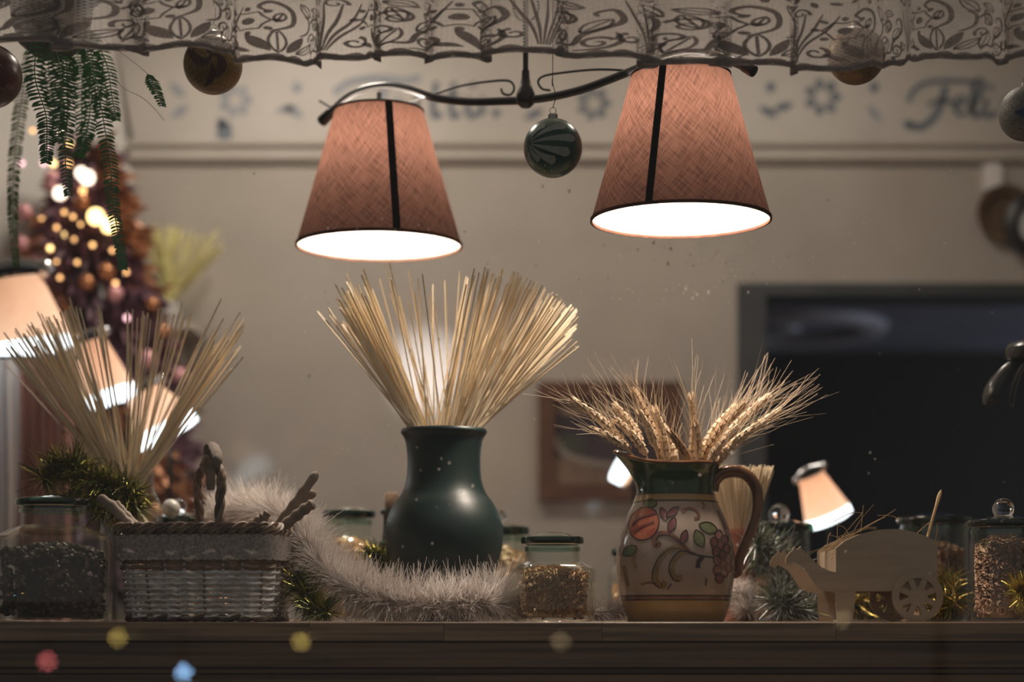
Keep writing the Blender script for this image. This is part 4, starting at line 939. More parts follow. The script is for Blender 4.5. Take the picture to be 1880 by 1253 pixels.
# ------------------------------------------------------------------ tinsel
def tinsel(name, lab, path, rad, n, m, wd, seed, core=None, m2=None, upbias=0.0, curl=.3, fol=None, cat='tinsel', rjit=(.4, 1.2)):
    rt = random.Random(seed); pts = cr([P(*p) for p in path], 10); base = Vector((pts[0].x, pts[0].y, SHZ)); t = thing(name, lab, cat, base)
    pts = [Vector((p.x, p.y, max(p.z, SHZ + .012))) for p in pts]
    MB().tube(pts, .003, 6).build('core', core or m, t)
    bs = [MB(), MB()]; tot = len(pts) - 1
    for i in range(n):
        s_ = rt.random() * (tot - .001); e = int(s_); p = pts[e].lerp(pts[e + 1], s_ - e); tg = (pts[e + 1] - pts[e]).normalized()
        d = Vector((rt.gauss(0, 1), rt.gauss(0, 1), rt.gauss(upbias, 1))); d = (d - tg * d.dot(tg) * .75).normalized()
        L = rad * rt.uniform(*rjit); cv = Vector((rt.gauss(0, 1), rt.gauss(0, 1), rt.gauss(-.2, 1))) * L * curl * .35
        q = d.cross(Vector((rt.gauss(0, 1), rt.gauss(0, 1), rt.gauss(0, 1)))).normalized() * wd * .5
        if p.z + d.z * L * .7 < SHZ: d.z = abs(d.z) * rt.uniform(.1, .9)
        a, b, c_ = p, p + d * L * .55 + cv * .3, p + d * L + cv
        b.z = max(b.z, SHZ + .0015); c_.z = max(c_.z, SHZ + .001)
        for v_ in (a, b, c_):
            if v_.z < SHZ + .001: v_.z = SHZ + .001
        mb = bs[1] if (m2 and rt.random() < .5) else bs[0]; k = mb.add([a - q, a + q, b + q, b - q, c_ + q * .5, c_ - q * .5])
        mb.face((k, k + 1, k + 2, k + 3)); mb.face((k + 3, k + 2, k + 4, k + 5))
    tag(bs[0].build('filaments', m, t, smooth=False), kind='stuff')
    if m2: tag(bs[1].build('filaments', m2, t, smooth=False), kind='stuff')
    return t
tinsel('white_garland', 'long fluffy white tinsel garland curling from the basket round the green vase', [(395, 955, 3.20), (450, 940, 3.18), (510, 945, 3.13), (552, 985, 3.08), (585, 1035, 3.04), (640, 1080, 3.0), (700, 1102, 2.99), (770, 1112, 2.985), (840, 1112, 2.985), (900, 1104, 3.0), (935, 1100, 3.06)], .054, 13000, M['fluff'], .0009, 31, core=M['fluff_core'], upbias=.25, curl=.35)
tinsel('white_garland', 'small tuft of white tinsel garland on the shelf left of the jug foot', [(1085, 1128, 3.05), (1110, 1124, 3.06), (1138, 1122, 3.08)], .024, 1500, M['fluff'], .0009, 32, core=M['fluff_core'], upbias=.2)
tinsel('white_garland', 'tuft of white tinsel garland behind the jug handle', [(1340, 1100, 3.20), (1352, 1080, 3.19), (1368, 1100, 3.18), (1372, 1125, 3.16)], .030, 1800, M['fluff'], .0009, 33, core=M['fluff_core'], upbias=.2)
tinsel('silver_tinsel', 'silver foil tinsel between the jug and the donkey cart', [(1385, 1000, 3.18), (1420, 1015, 3.19), (1450, 1060, 3.18), (1425, 1100, 3.14), (1460, 1120, 3.14), (1490, 1125, 3.2)], .040, 3400, M['silver'], .0011, 34, curl=.7, m2=M['green_d'])
tinsel('gold_green_tinsel', 'bushy gold and green tinsel above the large jar, upper left of basket', [(78, 880, 3.10), (105, 860, 3.12), (135, 850, 3.12), (165, 880, 3.10), (200, 895, 3.10), (240, 900, 3.11), (245, 940, 3.12), (180, 930, 3.13), (130, 900, 3.13)], .034, 3400, M['goldgreen'], .0014, 35, m2=M['green_d'], curl=.7)
tinsel('gold_green_tinsel', 'small gold green tinsel on the shelf between basket and white garland', [(545, 1055, 3.03), (560, 1090, 3.0), (575, 1115, 2.97), (600, 1125, 2.95)], .030, 1500, M['goldgreen'], .0013, 36, m2=M['green_d'], curl=.7)
tinsel('gold_green_tinsel', 'bit of gold green tinsel left of the green vase below the bottle', [(680, 1025, 3.17), (694, 1015, 3.17), (704, 1050, 3.16)], .024, 700, M['goldgreen'], .0013, 37, m2=M['green_d'], curl=.7)
tinsel('gold_tinsel', 'gold tinsel lying under and behind the donkey cart', [(1560, 1110, 3.20), (1600, 1100, 3.22), (1650, 1100, 3.2), (1700, 1080, 3.19), (1740, 1070, 3.17), (1752, 1110, 3.12), (1700, 1122, 3.19)], .036, 2600, M['gold'], .0013, 38, m2=M['green_d'], curl=.7)
tinsel('gold_tinsel', 'gold tinsel at the right edge in front of the tall jar', [(1868, 1090, 2.94), (1890, 1080, 2.94), (1910, 1110, 2.95)], .030, 1100, M['gold'], .0013, 39, m2=M['goldgreen'], curl=.6)

# ------------------------------------------------------------------ donkey cart planter
YC0, YC1 = 2.945, 3.125; tk = .006
def cp(x, y): return (P(1400 + x / 3.917, 0, YC0).x, P(0, 840 + y / 3.917, YC0).z)
ck = thing('donkey_cart', 'small plywood donkey cart planter with spoked wheels, filled with straw', 'planter', (cp(800, 0)[0], YC0, SHZ))
out_ = [(527, 655), (590, 603), (700, 555), (830, 522), (960, 516), (1080, 535), (1180, 570), (1252, 607), (1255, 760), (1255, 965), (960, 965), (668, 965), (660, 1080), (650, 1186), (537, 1186), (530, 1080), (525, 975), (480, 967), (425, 952), (385, 922), (345, 865), (305, 803), (262, 772), (225, 756), (190, 775), (165, 760), (168, 725), (190, 690), (215, 672), (228, 640), (250, 664), (275, 640), (290, 675), (330, 708), (375, 752), (425, 792), (480, 818), (527, 828)]
poly = [cp(*p) for p in out_]
zmin = min(z for _, z in poly); poly = [(x, max(z, SHZ) if z > zmin + .004 else SHZ) for x, z in poly]
MB().prism(poly, YC0, YC0 + tk).build('side_panel', M['ply'], ck, smooth=False)
MB().prism(poly, YC1 - tk, YC1).build('side_panel', M['ply'], ck, smooth=False)
xa, za = cp(527, 655); xb, zb_ = cp(1250, 825)
MB().box((xa + .002, YC0 + tk, cp(0, 825)[1]), (xa + .002 + tk, YC1 - tk, cp(0, 660)[1])).build('front_board', M['ply'], ck, smooth=False)
MB().box((xb - tk, YC0 + tk, cp(0, 940)[1]), (xb, YC1 - tk, cp(0, 640)[1])).build('back_board', M['ply'], ck, smooth=False)
MB().box((xa + .009, YC0 + tk, cp(0, 950)[1]), (xb - tk, YC1 - tk, cp(0, 925)[1])).build('floor_board', M['ply'], ck, smooth=False)
wc = cp(1110, 1003); Rw = wc[1] - SHZ
for y0 in (YC0 - tk - .001, YC1 + .001):
    mb = MB()
    ax = Matrix.Rotation(-PI / 2, 3, 'X')
    c_ = Vector((wc[0], y0, wc[1]))
    mb.lathe([(Rw * .73, 0), (Rw, 0), (Rw, tk), (Rw * .73, tk)], c_, 56, True, ax=ax); mb.lathe([(.0005, 0), (Rw * .38, 0), (Rw * .38, tk), (.0005, tk)], c_, 40, ax=ax)
    wh = mb.build('wheel', M['ply'], ck, ang=30)
    for k in range(8):
        a = PI / 8 + k * PI / 4; d = Vector((math.cos(a), 0, math.sin(a))); q = Vector((-d.z, 0, d.x)) * Rw * .115; a0, a1 = c_ + d * Rw * .30 + Vector((0, .0009, 0)), c_ + d * Rw * .80 + Vector((0, .0009, 0))
        mb = MB(); b = mb.add([a0 - q, a1 - q, a1 + q, a0 + q] + [v + Vector((0, tk - .0018, 0)) for v in (a0 - q, a1 - q, a1 + q, a0 + q)])
        for f in ((0, 1, 2, 3), (7, 6, 5, 4), (0, 4, 5, 1), (1, 5, 6, 2), (2, 6, 7, 3), (3, 7, 4, 0)): mb.face(tuple(b + i for i in f))
        mb.build('spoke', M['ply'], wh, smooth=False)
MB().tube([(wc[0], YC0 - tk, wc[1]), (wc[0], YC1 + tk + .001, wc[1])], .004, 12).build('axle', M['ply'], ck)
rh = random.Random(12)
SW = [((510, 660), (1400 * 0 + 720, 400)), ((520, 690), (700, 560)), ((470, 640), (490, 545)), ((540, 600), (550, 470)), ((600, 560), (820, 505)), ((640, 570), (800, 340)), ((680, 540), (960, 375)), ((560, 600), (690, 575)), ((700, 530), (880, 432)), ((880, 432), (985, 460)), ((500, 650), (640, 550)), ((620, 590), (540, 490)), ((1120, 545), (1235, 455)), ((1190, 570), (1285, 235)), ((1200, 570), (1225, 450)), ((345, 690), (530, 640)), ((560, 450), (720, 400)), ((580, 640), (690, 560)), ((650, 560), (820, 515)), ((590, 600), (480, 560)), ((1240, 600), (1250, 480)), ((530, 700), (700, 570)), ((720, 400), (705, 540)), ((610, 580), (760, 500))]
for i, (a, b) in enumerate(SW):
    Y = rh.uniform(YC0 + .02, YC1 - .05)
    if i == 13: Y = 3.02
    def c3(q): return P(1400 + q[0] / 3.917, 840 + q[1] / 3.917, Y)
    A, B = c3(a), c3(b); m_ = A.lerp(B, .5) + Vector((rh.gauss(0, .002), rh.gauss(0, .004), rh.uniform(0, .006)))
    A = A - (B - A).normalized() * .012
    if i == 13: mb = MB().tube(cr([A, m_, B], 5), [.0024] * 7 + [.0030, .0034, .0028, .0008], 6); lb, gr = 'thick upright dry stalk at the back end of the donkey cart', None
    else: mb = MB().tube(cr([A, m_, B], 4), .0007, 4); lb, gr = 'thin dry straw sticking out of the donkey cart', 'straws in the donkey cart'
    tag(mb.build('straw' if i != 13 else 'dry_stalk', M['straw'], org=A), lb, 'straw', gr)
mb = MB()
for i in range(260):
    p = Vector((rh.uniform(xa + .014, xb - .012), rh.uniform(YC0 + .012, YC1 - .012), cp(0, 920)[1] + rh.random() * .060)); d = Vector((rh.gauss(0, 1), rh.gauss(0, .5), rh.gauss(0, .3))).normalized() * .018
    d.x = max(min(d.x, xb - .01 - p.x), xa + .011 - p.x); d.y = max(min(d.y, YC1 - .008 - p.y), YC0 + .008 - p.y); mb.tube([p, p + d], .0007, 4)
tag(mb.build('straw_fill', M['straw'], org=(cp(880, 0)[0], (YC0 + YC1) / 2, cp(0, 925)[1])), 'loose straw filling the plywood donkey cart', 'straw', kind='stuff')

# ------------------------------------------------------------------ wicker basket
bw, bd, bh = .245, .185, .138; bx, by = P(352, 0, 2.93).x + .008, 3.045; yaw = -.10
bk = thing('wicker_basket', 'small wicker basket with lace trim and arched handle, second from the left', 'basket', (bx, by, SHZ))
Rz = Matrix.Rotation(yaw, 3, 'Z')
def rrect(t, hw, hd, rc):                    # t in 0..1 round a rounded rectangle -> x, y, nx, ny
    s = [2 * (hw - rc), PI / 2 * rc, 2 * (hd - rc), PI / 2 * rc] * 2; per = sum(s); d = (t % 1) * per
    segs = [((-hw + rc, -hd), (1, 0)), None, ((hw, -hd + rc), (0, 1)), None, ((hw - rc, hd), (-1, 0)), None, ((-hw, hd - rc), (0, -1)), None]
    cc = {1: (hw - rc, -hd + rc, -PI / 2), 3: (hw - rc, hd - rc, 0), 5: (-hw + rc, hd - rc, PI / 2), 7: (-hw + rc, -hd + rc, PI)}
    for i in range(8):
        if d <= s[i] or i == 7:
            if i % 2 == 0: (x, y), (ax_, ay) = segs[i]; return x + ax_ * d, y + ay * d, ay, -ax_
            cx_, cy_, a0 = cc[i]; a = a0 + d / rc; return cx_ + rc * math.cos(a), cy_ + rc * math.sin(a), math.cos(a), math.sin(a)
        d -= s[i]
def bpt(t, f, off=0.0, dz=0.0):              # f: height fraction
    fl = .90 + .10 * f; x, y, nx, ny = rrect(t, bw / 2 * fl, bd / 2 * fl, .028); v = Rz @ Vector((x + nx * off, y + ny * off, 0)); return Vector((bx + v.x, by + v.y, SHZ + .004 + bh * f + dz))
NS = 26
for r in range(15):
    f = .03 + r * .060; pts = [bpt(i / 208, f, .0026 * math.cos(PI * (i / 208 * NS) + PI * r) , .0006 * math.sin(i)) for i in range(208)]
    MB().tube(pts, .0033, 5, True).build('weave_rod', M['wicker_lit'] if r < 9 else M['wicker'], bk)
for k in range(NS):
    MB().tube([bpt((k + .5) / NS, -.015), bpt((k + .5) / NS, .5), bpt((k + .5) / NS, .95)], .0024, 6).build('stake', M['wicker_lit'] if k % 3 else M['wicker'], bk)
for s_ in range(3):
    pts = [bpt(i / 240, .985, .0055 * math.cos(2 * PI * (i / 240 * 17 + s_ / 3)) + .001, .0062 * math.sin(2 * PI * 2 * (i / 240 * 17 + s_ / 3) * .5)) for i in range(240)]
    for q in (-.0026, .0026): MB().tube([p + Vector((0, 0, q)) for p in pts], .0030, 5, True).build('rim_braid', M['wicker'] if s_ else M['wicker_d'], bk)
for s_ in range(2): MB().tube([bpt(i / 160, .0, .003 * math.cos(2 * PI * (i / 160 * 13 + s_ / 2)), .003 * math.sin(2 * PI * (i / 160 * 13 + s_ / 2)) + .002) for i in range(160)], .0034, 5, True).build('base_braid', M['wicker_d'], bk)
mb = MB(); bc = [bpt(i / 60, .01, -.006) for i in range(60)]; k = mb.add(bc); mb.face(tuple(range(k, k + 60))); mb.build('bottom', M['wicker_d'], bk, smooth=False)
mb = MB(); n = 300
for i in range(n + 1):
    t = i / n; rip = .0025 + .0022 * math.sin(t * 2 * PI * 31) * .5
    for j in range(5): mb.v.append(bpt(t, .93 - .27 * j / 4, .0055 + rip * (j / 4) + .001, (-.0022 * abs(math.sin(t * 2 * PI * 38)) if j == 4 else 0)))
for i in range(n):
    for j in range(4): a = i * 5 + j; mb.face((a, a + 5, a + 6, a + 1))
mb.build('lace_trim', M['blace'], bk)
f0, f1 = bpt(.165, .93, .002), bpt(.665, .93, .002)
ha = [f0, f0 + Vector((.001, .004, .045)), f0 + Vector((.002, .012, .088)), f0.lerp(f1, .2) + Vector((0, 0, .112)), f0.lerp(f1, .5) + Vector((0, 0, .124)), f0.lerp(f1, .8) + Vector((0, 0, .112)), f1 + Vector((-.002, -.012, .088)), f1 + Vector((0, -.004, .045)), f1]
hp = cr(ha, 10)
for s_ in range(3):
    MB().tube([p + Vector((.0042 * math.cos(i * .42 + s_ * 2.09), .0042 * math.sin(i * .42 + s_ * 2.09) * .6, 0)) for i, p in enumerate(hp)], .0040, 6).build('handle', M['wicker'] if s_ else M['wicker_d'], bk)
rg = tag(MB().tube(cr([f0 + Vector((-.004, -.006, .098)), f0 + Vector((-.002, -.004, .112)), f0.lerp(f1, .18) + Vector((.001, 0, .124)), f0.lerp(f1, .40) + Vector((.002, 0, .136)), f0.lerp(f1, .62) + Vector((.005, 0, .126)), f0.lerp(f1, .72) + Vector((.009, 0, .10)), f0.lerp(f1, .74) + Vector((.010, 0, .075))], 5), [.005 + .0065 * math.sin(PI * i / 31) ** .7 * (1 + .22 * math.sin(i * 1.9)) for i in range(31)], 10, flat=.75).build('grey_cloth', M['rag'], org=f0.lerp(f1, .4) + Vector((0, 0, .12))), 'grey cloth strip wrapped over the top of the basket handle', 'cloth')
TW = [([(500, 975), (530, 940), (556, 905), (582, 868)], 3.03, [9, 10, 10, 9], 'longest driftwood stick, rising from the right end of the basket'), ([(505, 980), (535, 955), (560, 935), (577, 924)], 2.99, [10, 11, 11, 10], 'knobbly driftwood stick at the right end of the basket, lowest of three'),
      ([(510, 978), (545, 935), (562, 918), (578, 903)], 3.07, [8, 8, 9, 8], 'driftwood stick between the other two at the right end of the basket'), ([(440, 975), (468, 960), (484, 950), (493, 940)], 3.0, [8, 10, 10, 8], 'short dark driftwood stub poking above the basket rim'),
      ([(262, 985), (230, 955), (205, 930), (180, 913)], 3.0, [9, 10, 11, 10], 'pale driftwood stick leaning left out of the basket'), ([(270, 985), (243, 958), (222, 935), (212, 922)], 3.05, [7, 8, 8, 7], 'thinner driftwood stick beside the pale one leaning left')]
for pts, Y, rad, lb in TW:
    pp = cr([P(a, b, Y) for a, b in pts], 6); n = len(pp); rad_ = [S(rad[min(int(i / n * 4), 3)] * (.92 + .12 * math.sin(i * 1.7)), Y) for i in range(n)]; rad_[-1] *= .55; pp.append(pp[-1] + (pp[-1] - pp[-2]) * .25); rad_.append(rad_[-1] * .3)
    tag(MB().tube(pp, rad_, 10).build('driftwood_stick', M['twig'], org=pp[0]), lb, 'stick')

# ------------------------------------------------------------------ things on the back wall
pf = thing('framed_picture', 'brown wooden framed dark picture on the back wall behind the wheat', 'picture', P(1118, 810, YW))
fx0, fx1, fz1, fz0 = P(988, 0, YW).x, P(1250, 0, YW).x, vz(703, YW), vz(920, YW); fwid = S(30, YW)
for lo, hi in (((fx0, fz0), (fx0 + fwid, fz1)), ((fx1 - fwid, fz0), (fx1, fz1)), ((fx0 + fwid, fz1 - fwid), (fx1 - fwid, fz1)), ((fx0 + fwid, fz0), (fx1 - fwid, fz0 + fwid))):
    MB().box((lo[0], YW - .022, lo[1]), (hi[0], YW - .001, hi[1])).build('frame_rail', M['wood_frame'], pf, smooth=False)
cv = MB().box((fx0 + fwid, YW - .008, fz0 + fwid), (fx1 - fwid, YW - .001, fz1 - fwid)).build('canvas', M['pic1'], pf, smooth=False)
onP = lambda u, v: P(u, v, YW - .0088)
mb = MB(); k = mb.add([onP(1017, 890), onP(1222, 890), onP(1222, 880), onP(1110, 862), onP(1040, 845), onP(1017, 838)]); mb.face(tuple(range(k, k + 6))); mb.build('painted_ground', M['pic2'], cv, smooth=False)
MB().ribbon(cr2([(1020, 800), (1022, 815), (1040, 835), (1080, 848), (1140, 856), (1220, 862)]), [10, 12, 14, 14, 13, 12] + [11] * 30, onP).build('painted_road', M['pic3'], cv, smooth=False)
MB().blob(ell(1052, 815, 24, 17), lambda u, v: P(u, v, YW - .0084)).build('painted_bush', M['pic4'], cv, smooth=False)
MB().ribbon(cr2([(1022, 745), (1060, 752), (1120, 745), (1216, 748)]), [24] * 30, onP).build('painted_sky', M['pic2'], cv, smooth=False)
c = P(1843, 395, YW); t = thing('copper_plate', 'round brownish plate on the wall beside the dark clock, right edge', 'plate', (c.x, YW, c.z)); ax = Matrix.Rotation(PI / 2, 3, 'X'); r = S(52, YW)
MB().lathe([(.0005, .006), (r * .62, .006), (r * .7, .014), (r, .02), (r, .016), (r * .7, .004), (.0005, .002)], (c.x, YW, c.z), 48, ax=ax).build('dish', M['copper'], t)
MB().lathe([(r * .95, .019), (r * 1.0, .023), (r * 1.03, .019), (r, .015)], (c.x, YW, c.z), 48, True, ax=ax).build('rim', M['copper'], t)
c = P(1905, 412, YW - .03); t = thing('wall_clock', 'black rimmed round clock with white face cut by the right edge', 'clock', (c.x, YW - .03, c.z)); r = S(62, YW)
MB().lathe([(r * .62, .0), (r * .64, .02), (r * .8, .028), (r, .018), (r, 0)], (c.x, YW - .025, c.z), 48, ax=ax).build('rim', M['black'], t)
MB().lathe([(.0005, .012), (r * .63, .012), (r * .63, 0), (.0005, 0)], (c.x, YW - .025, c.z), 40, ax=ax).build('face', M['clockface'], t)
MB().box((c.x - .003, YW - .041, c.z), (c.x + .003, YW - .038, c.z + r * .45)).build('hand', M['black'], t, smooth=False); MB().box((c.x, YW - .041, c.z - .003), (c.x + r * .35, YW - .038, c.z + .003)).build('hand', M['black'], t, smooth=False)
MB().box((c.x - .02, YW - .026, c.z - .02), (c.x + .02, YW, c.z + .02)).build('mounting_block', M['black'], t, smooth=False)
mb = MB(); p, q = P(1806, 350, YW), P(1838, 303, YW); mb.prism([(p.x, p.z), (q.x, p.z), (q.x, q.z - .008), (q.x - .008, q.z), (p.x, q.z)], YW - .012, YW)
tag(mb.build('white_card', M['card'], org=((p.x + q.x) / 2, YW, p.z), smooth=False), 'small white card fixed to the wall above the brownish plate', 'card')
# black hanging flower ornament at right edge
c = P(1893, 640, 3.18); k = S(1, 3.18); t = thing('hanging_ornament', 'dark metal hanging ornament with drooping petals at the right edge', 'ornament', c)
MB().lathe([(.0005, 16 * k), (20 * k, 15 * k), (40 * k, 8 * k), (47 * k, 0), (47 * k, -14 * k), (44 * k, -20 * k), (30 * k, -22 * k), (.0005, -22 * k)], c, 40).build('cap', M['petal'], t)
for k_ in range(7):
    a = 2.75 + k_ * 2 * PI / 7; d = Vector((math.cos(a), math.sin(a) * -1, 0)); pth = cr([c + d * 22 * k + Vector((0, 0, -20 * k)), c + d * 52 * k + Vector((0, 0, -40 * k)), c + d * 76 * k + Vector((0, 0, -68 * k)), c + d * 84 * k + Vector((0, 0, -94 * k)), c + d * 70 * k + Vector((0, 0, -98 * k))], 5)
    MB().tube(pth, [S(4 + 9 * math.sin(PI * min(1, .15 + i / 22)), 3.18) for i in range(len(pth))], 8, flat=.35).build('petal', M['petal'], t)
MB().tube([c + Vector((0, 0, 14 * k)), Vector((c.x, c.y, CEZ))], .0008, 5).build('thread', M['iron'], t)

# ------------------------------------------------------------------ console table with small tilted lamps
TZ = 1.30
ct = thing('console_table', 'dark narrow console table along the back of the room behind the shelf', 'table', (0, 3.75, FZ))
MB().box((-1.10, 3.56, TZ - .03), (.75, 3.79, TZ)).build('table_top', M['table'], ct, smooth=False)
for x_ in (-1.06, .70):
    for y_ in (3.59, 3.76): MB().tube([(x_, y_, FZ), (x_, y_, TZ - .03)], [.016, .024], 10).build('leg', M['table'], ct)
def small_lamp(cb, axis, hb, ht, L, Y, lab, diff=1.0, tl=.12, bandh=.20, back=False, power=1.0):
    B = P(*cb, Y); ax2 = Vector((axis[0], 0, -axis[1])).normalized()        # from top to bottom, pixels
    up = -ax2; ax2t = up
    q = Matrix((Vector((0, 1, 0)).cross(up), Vector((0, 1, 0)), up)).transposed()
    tilt = Matrix.Rotation(tl, 3, Vector((0, 1, 0)).cross(up))
    q = tilt @ q
    base = Vector((B.x, Y, TZ)); t = thing('table_lamp', lab, 'lamp', base, None)
    rb, rt, l = S(hb, Y), S(ht, Y), S(L, Y)
    N = 6; prof = [(rb + (rt - rb) * i / N, l * bandh + l * (1 - bandh) * i / N) for i in range(N + 1)]
    s_ = MB().lathe(prof + [(r - .0012, z) for r, z in reversed(prof)], B, 36, ax=q).build('lamp_shade', M['lampshade'], t); s_['label'] = 'glowing peach shade'
    lg = bpy.data.lights.new('small_bulb_light', 'POINT'); lg.energy = 260 * rb * rb * power; lg.color = (1, .86, .74); lg.shadow_soft_size = .012
    lgo = bpy.data.objects.new('small_bulb_light', lg); C.objects.link(lgo); lgo.parent = t; lgo.location = B + q @ Vector((0, 0, l * .55)) - base
    m_ = em('lamp_diffuser', (.86, .95, 1.0), 3.2 * diff)
    MB().lathe([(.0005, -.004), (rb * .8, -.003), (rb, 0), (rb * 1.02, l * .02), (rb * 1.01, l * bandh), (rb * .97, l * bandh)], B, 36, ax=q).build('diffuser', m_, t)
    MB().lathe([(.0005, l * .985), (rt * 1.02, l * .985), (rt * 1.02, l * 1.0), (.0005, l * 1.01)], B, 28, ax=q).build('top_plate', M['iron'], t)
    top = B + q @ Vector((0, 0, l * 1.06)); u_ = q @ Vector((1, 0, 0)); n_ = q @ Vector((0, 0, 1)); w_ = rt * 1.22
    if u_.x < 0: u_ = -u_
    pts = cr([top - u_ * w_ - n_ * rt * .22, top - u_ * w_ * .5 + n_ * rt * .15, top + n_ * rt * .26, top + u_ * w_ * .5 + n_ * rt * .15, top + u_ * w_ - n_ * rt * .02], 5)
    MB().tube(pts, rt * .26, 10).build('top_bar', M['chrome'], t)
    for e in (pts[0], pts[-1]): MB().ball(e, rt * .33, 16, 10).build('bar_end', M['chrome'], t)
    MB().tube(cr([top, top + Vector((.006, .03, -.02)), Vector((top.x + .01, Y + .012, TZ + .01))] if back else [top, B + q @ Vector((0, .0, l * .5)), B + Vector((0, .01, -.02)), Vector((B.x, Y + .012, B.z - .08)), Vector((B.x, Y + .012, TZ + .01))], 5), .004, 8).build('lamp_stem', M['iron'], t)
    MB().lathe([(.0005, 0), (.05, 0), (.05, .008), (.012, .016), (.0005, .018)], ((top.x + .01) if back else B.x, Y + .012, TZ), 28).build('base', M['iron'], t)
small_lamp((1524, 956), (36, 80), 43, 23, 92, 3.70, 'small tilted lamp with peach shade glowing before the dark doorway', bandh=.17)
small_lamp((48, 650), (20, 120), 86, 52, 140, 3.66, 'largest small tilted lamp, glowing at the left edge behind the spaghetti', bandh=.16)
small_lamp((207, 738), (36, 100), 47, 28, 118, 3.68, 'middle of three tilted lamps glowing behind the left spaghetti', bandh=.18)
small_lamp((310, 800), (42, 78), 60, 30, 92, 3.70, 'lowest of three tilted lamps, glowing just above the basket handle', bandh=.24)
small_lamp((1131, 858), (-52, -26), 27, 20, 32, 3.70, 'little tilted lamp whose white end glows left of the jug spout', bandh=.7, diff=.8, tl=-.1, back=True)

# spot lamp added out of sight behind the vase to throw the wall glow
hp_ = P(800, 880, 3.70); tg_ = P(782, 690, YW); dv = (tg_ - hp_).normalized(); qs = dv.to_track_quat('-Z', 'Y')
sl = thing('glow_spot', 'added small black spot lamp hidden behind the green vase for the wall glow', 'lamp', (hp_.x, hp_.y, TZ))
MB().lathe([(.0005, 0), (.04, 0), (.04, .006), (.008, .012), (.0005, .014)], (hp_.x, hp_.y, TZ), 24).build('base', M['iron'], sl)
MB().tube([(hp_.x, hp_.y, TZ + .01), hp_ - dv * .03], .004, 8).build('lamp_stem', M['iron'], sl)
MB().lathe([(.0005, .05), (.014, .048), (.016, .02), (.026, -.02), (.024, -.02), (.012, .018), (.0005, .02)], hp_, 24, ax=qs.to_matrix()).build('lamp_head', M['iron'], sl)
l = bpy.data.lights.new('glow_spot_light', 'SPOT'); l.energy = SPOT_W; l.color = (.98, .96, 1); l.spot_size = math.radians(21); l.spot_blend = 1; l.shadow_soft_size = .012
o = bpy.data.objects.new('glow_spot_light', l); C.objects.link(o); o.parent = sl; o.location = hp_ + dv * .022 - Vector((hp_.x, hp_.y, TZ)); o.rotation_euler = qs.to_euler()

# ------------------------------------------------------------------ Christmas tree at the left
tb = P(135, 0, 3.95); xt, yt = tb.x + .02, 4.0
TZ2 = FZ; ztop = vz(255, yt)
tr = thing('christmas_tree', 'bronze and plum decorated Christmas tree in the left corner behind the lamps', 'tree', (xt, yt, FZ))
MB().tube([(xt, yt, FZ), (xt, yt, ztop)], [.03, .006], 10).build('trunk', M['table'], tr)
rt_ = random.Random(77); bs = [MB(), MB()]
for i in range(7000):
    h = rt_.random() ** .75; z = ztop - h * .95; rad = .025 + .30 * h ** .85; a = rt_.random() * 2 * PI; q = rad * rt_.uniform(.4, 1.0)
    p = Vector((xt + q * .9 * math.cos(a), yt + q * math.sin(a) * .48, z)); d = Vector((math.cos(a), math.sin(a) * .7, rt_.gauss(-.4, .5))).normalized() * rt_.uniform(.03, .065); s_ = d.cross(Vector((rt_.gauss(0, 1), rt_.gauss(0, 1), rt_.gauss(0, 1)))).normalized() * .006
    e_ = p + d
    if e_.y > YW - .02 or (e_.x - XL) * .8 + (YW - e_.y) * -1.0 < -1.28 * .0 - .0 and (XL - e_.x) > 0 and (YW - e_.y) < (XL - e_.x) * .8 + .03: continue
    mb = bs[0] if (math.sin(9 * z + 2 * a) > .25) else bs[1]; k = mb.add([p - s_, p + s_, p + d * .6 + s_, e_, p + d * .6 - s_]); mb.face((k, k + 1, k + 2, k + 3, k + 4))
tag(bs[0].build('bronze_foliage', M['bronze_f'], tr, smooth=False), kind='stuff'); tag(bs[1].build('plum_foliage', M['plum_f'], tr, smooth=False), kind='stuff')
def tree_y(px, py): 
    h = max(0, (ztop - vz(py, yt)) / .95); rad = .025 + .27 * h ** .85; dx = P(px, 0, yt).x - xt; q = max(0, rad * rad - dx * dx); return yt - .48 * math.sqrt(q) - .02
TL = [(83, 272, 10, 'tl_pink'), (112, 242, 9, 'tl_white'), (128, 264, 8, 'tl_gold'), (98, 300, 10, 'tl_gold'), (110, 355, 15, 'tl_white'), (160, 326, 17, 'tl_white'), (176, 398, 19, 'tl_gold'), (200, 414, 18, 'tl_gold'), (119, 431, 7, 'tl_gold'), (92, 456, 9, 'tl_gold'), (134, 398, 7, 'tl_warm'), (104, 418, 7, 'tl_warm'), (118, 390, 7, 'tl_warm'), (142, 482, 7, 'tl_warm'), (148, 412, 6, 'tl_warm'), (80, 300, 8, 'tl_pink'), (104, 480, 6, 'tl_warm'), (233, 584, 9, 'tl_pink'), (126, 300, 9, 'tl_warm'), (152, 350, 11, 'tl_warm'), (60, 240, 7, 'tl_warm'), (136, 440, 7, 'tl_warm'), (110, 510, 7, 'tl_warm'), (170, 450, 8, 'tl_warm'), (206, 460, 7, 'tl_warm'), (76, 400, 7, 'tl_warm'), (40, 300, 8, 'tl_pink'), (212, 520, 8, 'tl_warm'), (150, 318, 14, 'tl_white'), (232, 500, 7, 'tl_warm')]
cn = {'tl_pink': 'pink', 'tl_white': 'white', 'tl_gold': 'golden', 'tl_warm': 'orange'}
